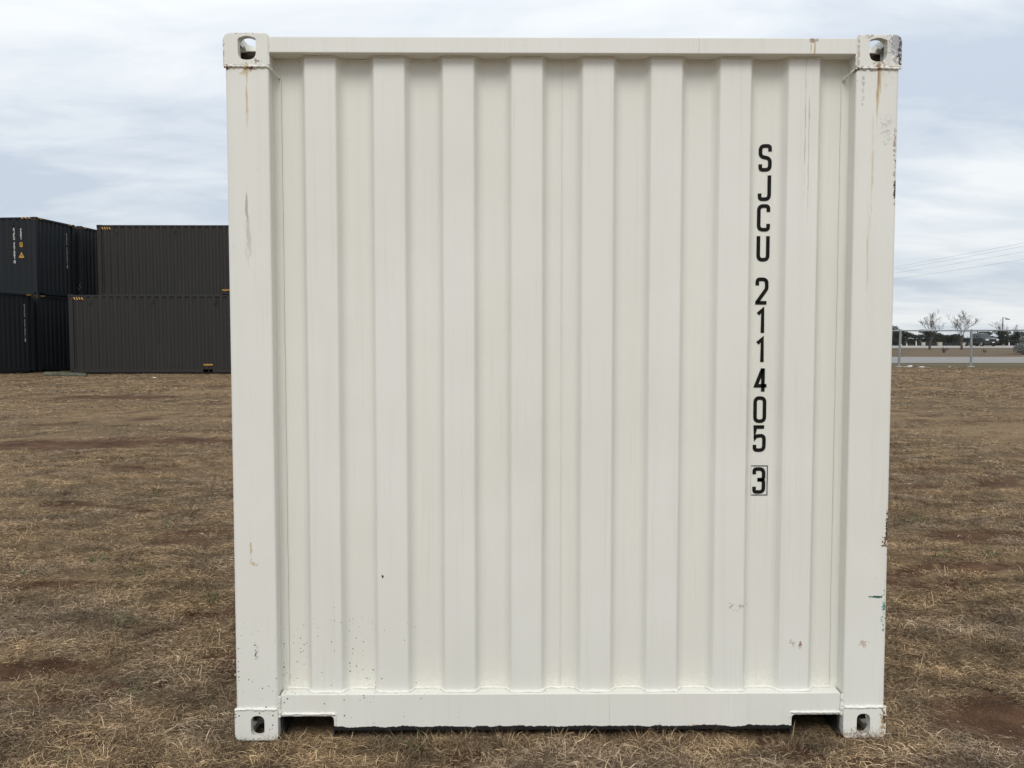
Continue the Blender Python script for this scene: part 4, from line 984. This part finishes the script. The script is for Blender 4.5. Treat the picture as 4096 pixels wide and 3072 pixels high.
# ------------------------------------------------------------------ dry grass, straw litter and pebbles
def straw_mat(name, a, b_, c, green=0.0):
    k = NM(name); oi = k.n('ShaderNodeObjectInfo'); g = k.n('ShaderNodeNewGeometry').outputs['Random Per Island']
    lo = k.ramp(g, [(0.0, a), (0.45, b_), (1.0, c)])
    wide = k.noise(k.map(k.pos(), (0.9, 1.3, 1)), 1.0, 3)
    lo = k.mix(k.math('MULTIPLY', k.step(wide, 0.42, 0.62), 0.55), lo, k.ramp(g, [(0.0, (0.064, 0.045, 0.031)), (0.6, (0.220, 0.165, 0.118)), (1.0, (0.48, 0.39, 0.30))]))
    hs = k.n('ShaderNodeHueSaturation'); k.l(lo, hs.inputs['Color']); k.l(k.math('MULTIPLY', k.math('MULTIPLY_ADD', oi.outputs['Random'], 0.65, 0.62), k.math('MULTIPLY_ADD', k.step(k.noise(k.map(k.pos(), (2.6, 4.2, 1)), 1.0, 4, 0.6), 0.34, 0.66), 0.85, 0.50)), hs.inputs['Value'])
    k.set(hs.outputs[0], 0.85, spec=0.2); return k.m
M['straw'] = straw_mat('dry_straw', (0.064, 0.039, 0.021), (0.250, 0.165, 0.090), (0.60, 0.44, 0.26))
kk = NM('green_blades'); gg = kk.n('ShaderNodeNewGeometry').outputs['Random Per Island']; kk.set(kk.ramp(gg, [(0.0, (0.05, 0.075, 0.025)), (0.6, (0.10, 0.12, 0.045)), (1.0, (0.26, 0.22, 0.12))]), 0.8); M['green'] = kk.m
pk = NM('pebble'); gg = pk.n('ShaderNodeObjectInfo').outputs['Random']; pk.set(pk.ramp(gg, [(0.0, (0.14, 0.09, 0.06)), (0.6, (0.30, 0.24, 0.18)), (1.0, (0.55, 0.50, 0.42))]), 0.9); M['pebble'] = pk.m
def blades(rng, n, rad, lmin, lmax, wmin, wmax, tilt_lo, tilt_hi, z_hi, curl, aligned=None):
    """n bent blades; tilt = angle above the ground; three-segment tapering ribbons"""
    a = rng.uniform(0, 2*np.pi, n); r_ = rad*np.sqrt(rng.uniform(0, 1, n))
    base = np.stack([r_*np.cos(a), r_*np.sin(a), rng.uniform(0, z_hi, n)], 1)
    az = rng.uniform(0, 2*np.pi, n)
    if aligned is not None: az = aligned + rng.normal(0, 0.7, n)
    tl = rng.uniform(tilt_lo, tilt_hi, n); L = rng.uniform(lmin, lmax, n); w = rng.uniform(wmin, wmax, n)
    tw = rng.uniform(-curl, curl, n); side_t = rng.uniform(-1, 1, n)
    pts = [base]; p = base
    for i in range(3):
        t_ = tl - (i*0.28)*curl*1.2 + (0.06 if i == 0 else 0); az_ = az + tw*i*0.6
        d = np.stack([np.cos(az_)*np.cos(t_), np.sin(az_)*np.cos(t_), np.sin(t_)], 1); p = p + d*(L/3)[:, None]
        p[:, 2] = np.maximum(p[:, 2], 0.001 + 0.5*base[:, 2]); pts.append(p)
    sd_ = np.stack([-np.sin(az), np.cos(az), side_t*0.8], 1); sd_ /= np.linalg.norm(sd_, axis=1)[:, None]
    V = []
    for i, (q_, f) in enumerate(zip(pts, (0.8, 1.0, 0.75, 0.12))):
        V += [q_ + sd_*(w*f/2)[:, None], q_ - sd_*(w*f/2)[:, None]]
    v = np.stack(V, 1).reshape(-1, 3); idx = (np.arange(n)*8)[:, None]
    f = np.concatenate([idx + np.array([2*i, 2*i+1, 2*i+3, 2*i+2]) for i in range(3)], 1).reshape(-1, 4)
    me = bpy.data.meshes.new('grass'); me.vertices.add(len(v)); me.vertices.foreach_set('co', v.ravel())
    me.loops.add(f.size); me.loops.foreach_set('vertex_index', f.ravel()); me.polygons.add(len(f)); me.polygons.foreach_set('loop_start', np.arange(0, f.size, 4)); me.update()
    return me
def proto(coll, name, me, mat):
    me.materials.append(mat); o = bpy.data.objects.new(name, me); coll.objects.link(o)
rg = np.random.default_rng(5)
gcol = bpy.data.collections.new('grass_kinds')
NMAT = 8
for i in range(NMAT): proto(gcol, 'g%02d_mat' % i, blades(rg, 84, 0.10, 0.014, 0.054, 0.0009, 0.0023, -0.05, 0.36, 0.016, 1.0, rg.uniform(0, 6.28) if i % 2 else None), M['straw'])
for i in range(4): proto(gcol, 'g%02d_tuft' % (8+i), blades(rg, 30, 0.045, 0.030, 0.085, 0.0010, 0.0022, 0.2, 1.2, 0.004, 0.9), M['straw'])
for i in range(2): proto(gcol, 'g%02d_stalk' % (12+i), blades(rg, 4, 0.10, 0.07, 0.17, 0.0012, 0.0021, 0.0, 0.4, 0.015, 0.6), M['straw'])
proto(gcol, 'g14_green', blades(rg, 20, 0.03, 0.05, 0.13, 0.0022, 0.0042, 0.4, 1.3, 0.003, 0.7), M['green'])
for i in range(3): proto(gcol, 'g%02d_far' % (15+i), blades(rg, 70, 0.26, 0.03, 0.08, 0.0028, 0.0052, -0.03, 0.6, 0.012, 0.8), M['straw'])
bmp = bmesh.new(); bmesh.ops.create_icosphere(bmp, subdivisions=1, radius=0.5)
for v in bmp.verts: v.co *= random.uniform(0.7, 1.2); v.co.z *= 0.6
mp_ = bpy.data.meshes.new('pebble'); bmp.to_mesh(mp_); bmp.free()
proto(gcol, 'g18_pebble', mp_, M['pebble'])
def scatter(name, label, pts, rot, scl, idx):
    me = bpy.data.meshes.new(name); me.vertices.add(len(pts)); me.vertices.foreach_set('co', np.asarray(pts, np.float32).ravel())
    for nm, ty, dat in (('rot', 'FLOAT_VECTOR', rot), ('scl', 'FLOAT_VECTOR', scl)):
        at = me.attributes.new(nm, ty, 'POINT'); at.data.foreach_set('vector', np.asarray(dat, np.float32).ravel())
    at = me.attributes.new('idx', 'INT', 'POINT'); at.data.foreach_set('value', np.asarray(idx, np.int32))
    o = link(name, me); ng = bpy.data.node_groups.new(name, 'GeometryNodeTree')
    ng.interface.new_socket('Geometry', in_out='INPUT', socket_type='NodeSocketGeometry'); ng.interface.new_socket('Geometry', in_out='OUTPUT', socket_type='NodeSocketGeometry')
    N, Lk = ng.nodes, ng.links
    a = N.new('NodeGroupInput'); z = N.new('NodeGroupOutput'); ip = N.new('GeometryNodeInstanceOnPoints'); ci = N.new('GeometryNodeCollectionInfo')
    ci.inputs['Collection'].default_value = gcol; ci.inputs['Separate Children'].default_value = True; ci.inputs['Reset Children'].default_value = True
    def att(n_, ty):
        q_ = N.new('GeometryNodeInputNamedAttribute'); q_.data_type = ty; q_.inputs['Name'].default_value = n_; return q_.outputs['Attribute']
    ip.inputs['Pick Instance'].default_value = True
    Lk.new(a.outputs[0], ip.inputs['Points']); Lk.new(ci.outputs[0], ip.inputs['Instance']); Lk.new(att('idx', 'INT'), ip.inputs['Instance Index'])
    er = N.new('FunctionNodeEulerToRotation'); Lk.new(att('rot', 'FLOAT_VECTOR'), er.inputs[0]); Lk.new(er.outputs[0], ip.inputs['Rotation'])
    Lk.new(att('scl', 'FLOAT_VECTOR'), ip.inputs['Scale']); Lk.new(ip.outputs[0], z.inputs[0])
    md = o.modifiers.new('scatter', 'NODES'); md.node_group = ng
    return struct(o, 'stuff', label)
def field(rng, n, d0, d1, power, ang=0.85):
    """points round the camera's standing place, density falling with distance"""
    u = rng.uniform(0, 1, n); e = 2-power
    d = (d0**e + u*(d1**e - d0**e))**(1/e); a = rng.uniform(-ang, ang, n)
    return CAM.x + d*np.sin(a), CAM.y + d*np.cos(a)
def clear(x, y, front=0.22):
    k_ = ~((np.abs(x) < 1.19) & (y > front) & (y < 6.1)) & ~((np.abs(x) > 1.05) & (np.abs(x) < 1.235) & (y > -0.015) & (y < 0.19))
    k_ &= ~((np.abs(np.abs(x)-1.19) < 0.045) & (y > 0.1) & (y < 6.1))
    return k_
rg = np.random.default_rng(23)
# near field
x, y = field(rg, 36000, 2.3, 13.0, 1.35)
so = soil(x, y); keep = clear(x, y) & (rg.uniform(0.02, 1, len(x)) > so*1.06) & (y < 12)
x, y = x[keep], y[keep]; n = len(x)
kind = rg.choice(19, n, p=np.array([9]*8 + [4.5]*4 + [1.8]*2 + [0.25] + [0]*3 + [0])/ (72+18+3.6+0.25))
s = rg.uniform(0.75, 1.3, n)*(1+0.02*np.hypot(x, y)); inside = (np.abs(x) < 1.25) & (y > -0.03); s[inside] *= 0.7
zf = rg.uniform(0.5, 1.15, n); zf[inside] *= 0.6; so = soil(x, y); s = s*(1-0.35*so)
clump = fbm(x*1.7, y*1.7, 3, 60); zf *= 0.6 + 0.8*clump
rot = np.stack([rg.normal(0, 0.06, n), rg.normal(0, 0.06, n), rg.uniform(0, 6.283, n)], 1)
scatter('dry_grass', 'matted dry straw coloured grass covering the field in the foreground', np.stack([x, y, gz(x, y)-0.002], 1), rot, np.stack([s, s, s*zf], 1), kind)
# longer tufts pushed up along the foot of the container
n = 150; x = rg.uniform(-1.3, 1.3, n); y = rg.uniform(-0.075, -0.022, n); s = rg.uniform(0.5, 1.05, n)
rot = np.stack([rg.uniform(-0.1, 0.35, n), rg.normal(0, 0.1, n), rg.uniform(0, 6.283, n)], 1); kind = rg.choice([8, 9, 10, 11, 11, 14], n, p=[.22, .22, .22, .16, .16, .02])
scatter('grass_at_container_foot', 'taller dry grass tufts along the foot of the white container', np.stack([x, y, gz(x, y)-0.003], 1), rot, np.stack([s, s, s*1.1], 1), kind)
# far field
x, y = field(rg, 30000, 11.0, 46.0, 1.1)
so = soil(x, y); fx_ = (y < 44.6)
for (px, py, w_, l_, an) in ((-17.85, 27.59, 1.3, 12.3, 84), (-17.57, 30.21, 1.3, 12.3, 84), (-17.19, 32.81, 1.3, 12.3, 84), (-16.27, 29.62, 1.3, 12.3, -90), (-16.39, 32.22, 1.3, 12.3, -90)):
    c, s_ = math.cos(R(an)), math.sin(R(an)); lx = (x-px)*c + (y-py)*s_; ly = -(x-px)*s_ + (y-py)*c
    fx_ &= ~((np.abs(lx) < w_) & (ly > -0.05) & (ly < l_))
keep = fx_ & (rg.uniform(0, 1, len(x)) > so*1.5) & clear(x, y)
x, y = x[keep], y[keep]; n = len(x); s = rg.uniform(0.8, 1.5, n)*np.clip(np.hypot(x, y)/18, 0.75, 1.35)
rot = np.stack([np.zeros(n), np.zeros(n), rg.uniform(0, 6.283, n)], 1); kind = rg.integers(15, 18, n)
zf = rg.uniform(0.35, 0.9, n)*(0.5+fbm(x*0.5, y*0.9, 3, 61))
scatter('far_dry_grass', 'dry grass of the field running back to the containers and the fence', np.stack([x, y, gz(x, y)-0.004], 1), rot, np.stack([s, s, s*zf], 1), kind)
# pebbles and clods on the bare earth
x, y = field(rg, 9000, 2.3, 12.0, 1.3); so = soil(x, y); keep = clear(x, y, 0.0) & (rg.uniform(0, 1, len(x)) < 0.05+so)
x, y = x[keep], y[keep]; n = len(x); s = 0.004 + 0.012*rg.uniform(0, 1, n)**3
rot = rg.uniform(0, 6.28, (n, 3))
scatter('pebbles', 'small pale pebbles scattered on the bare earth', np.stack([x, y, gz(x, y)+s*0.1], 1), rot, np.stack([s*1.4, s, s], 1), np.full(n, 18))
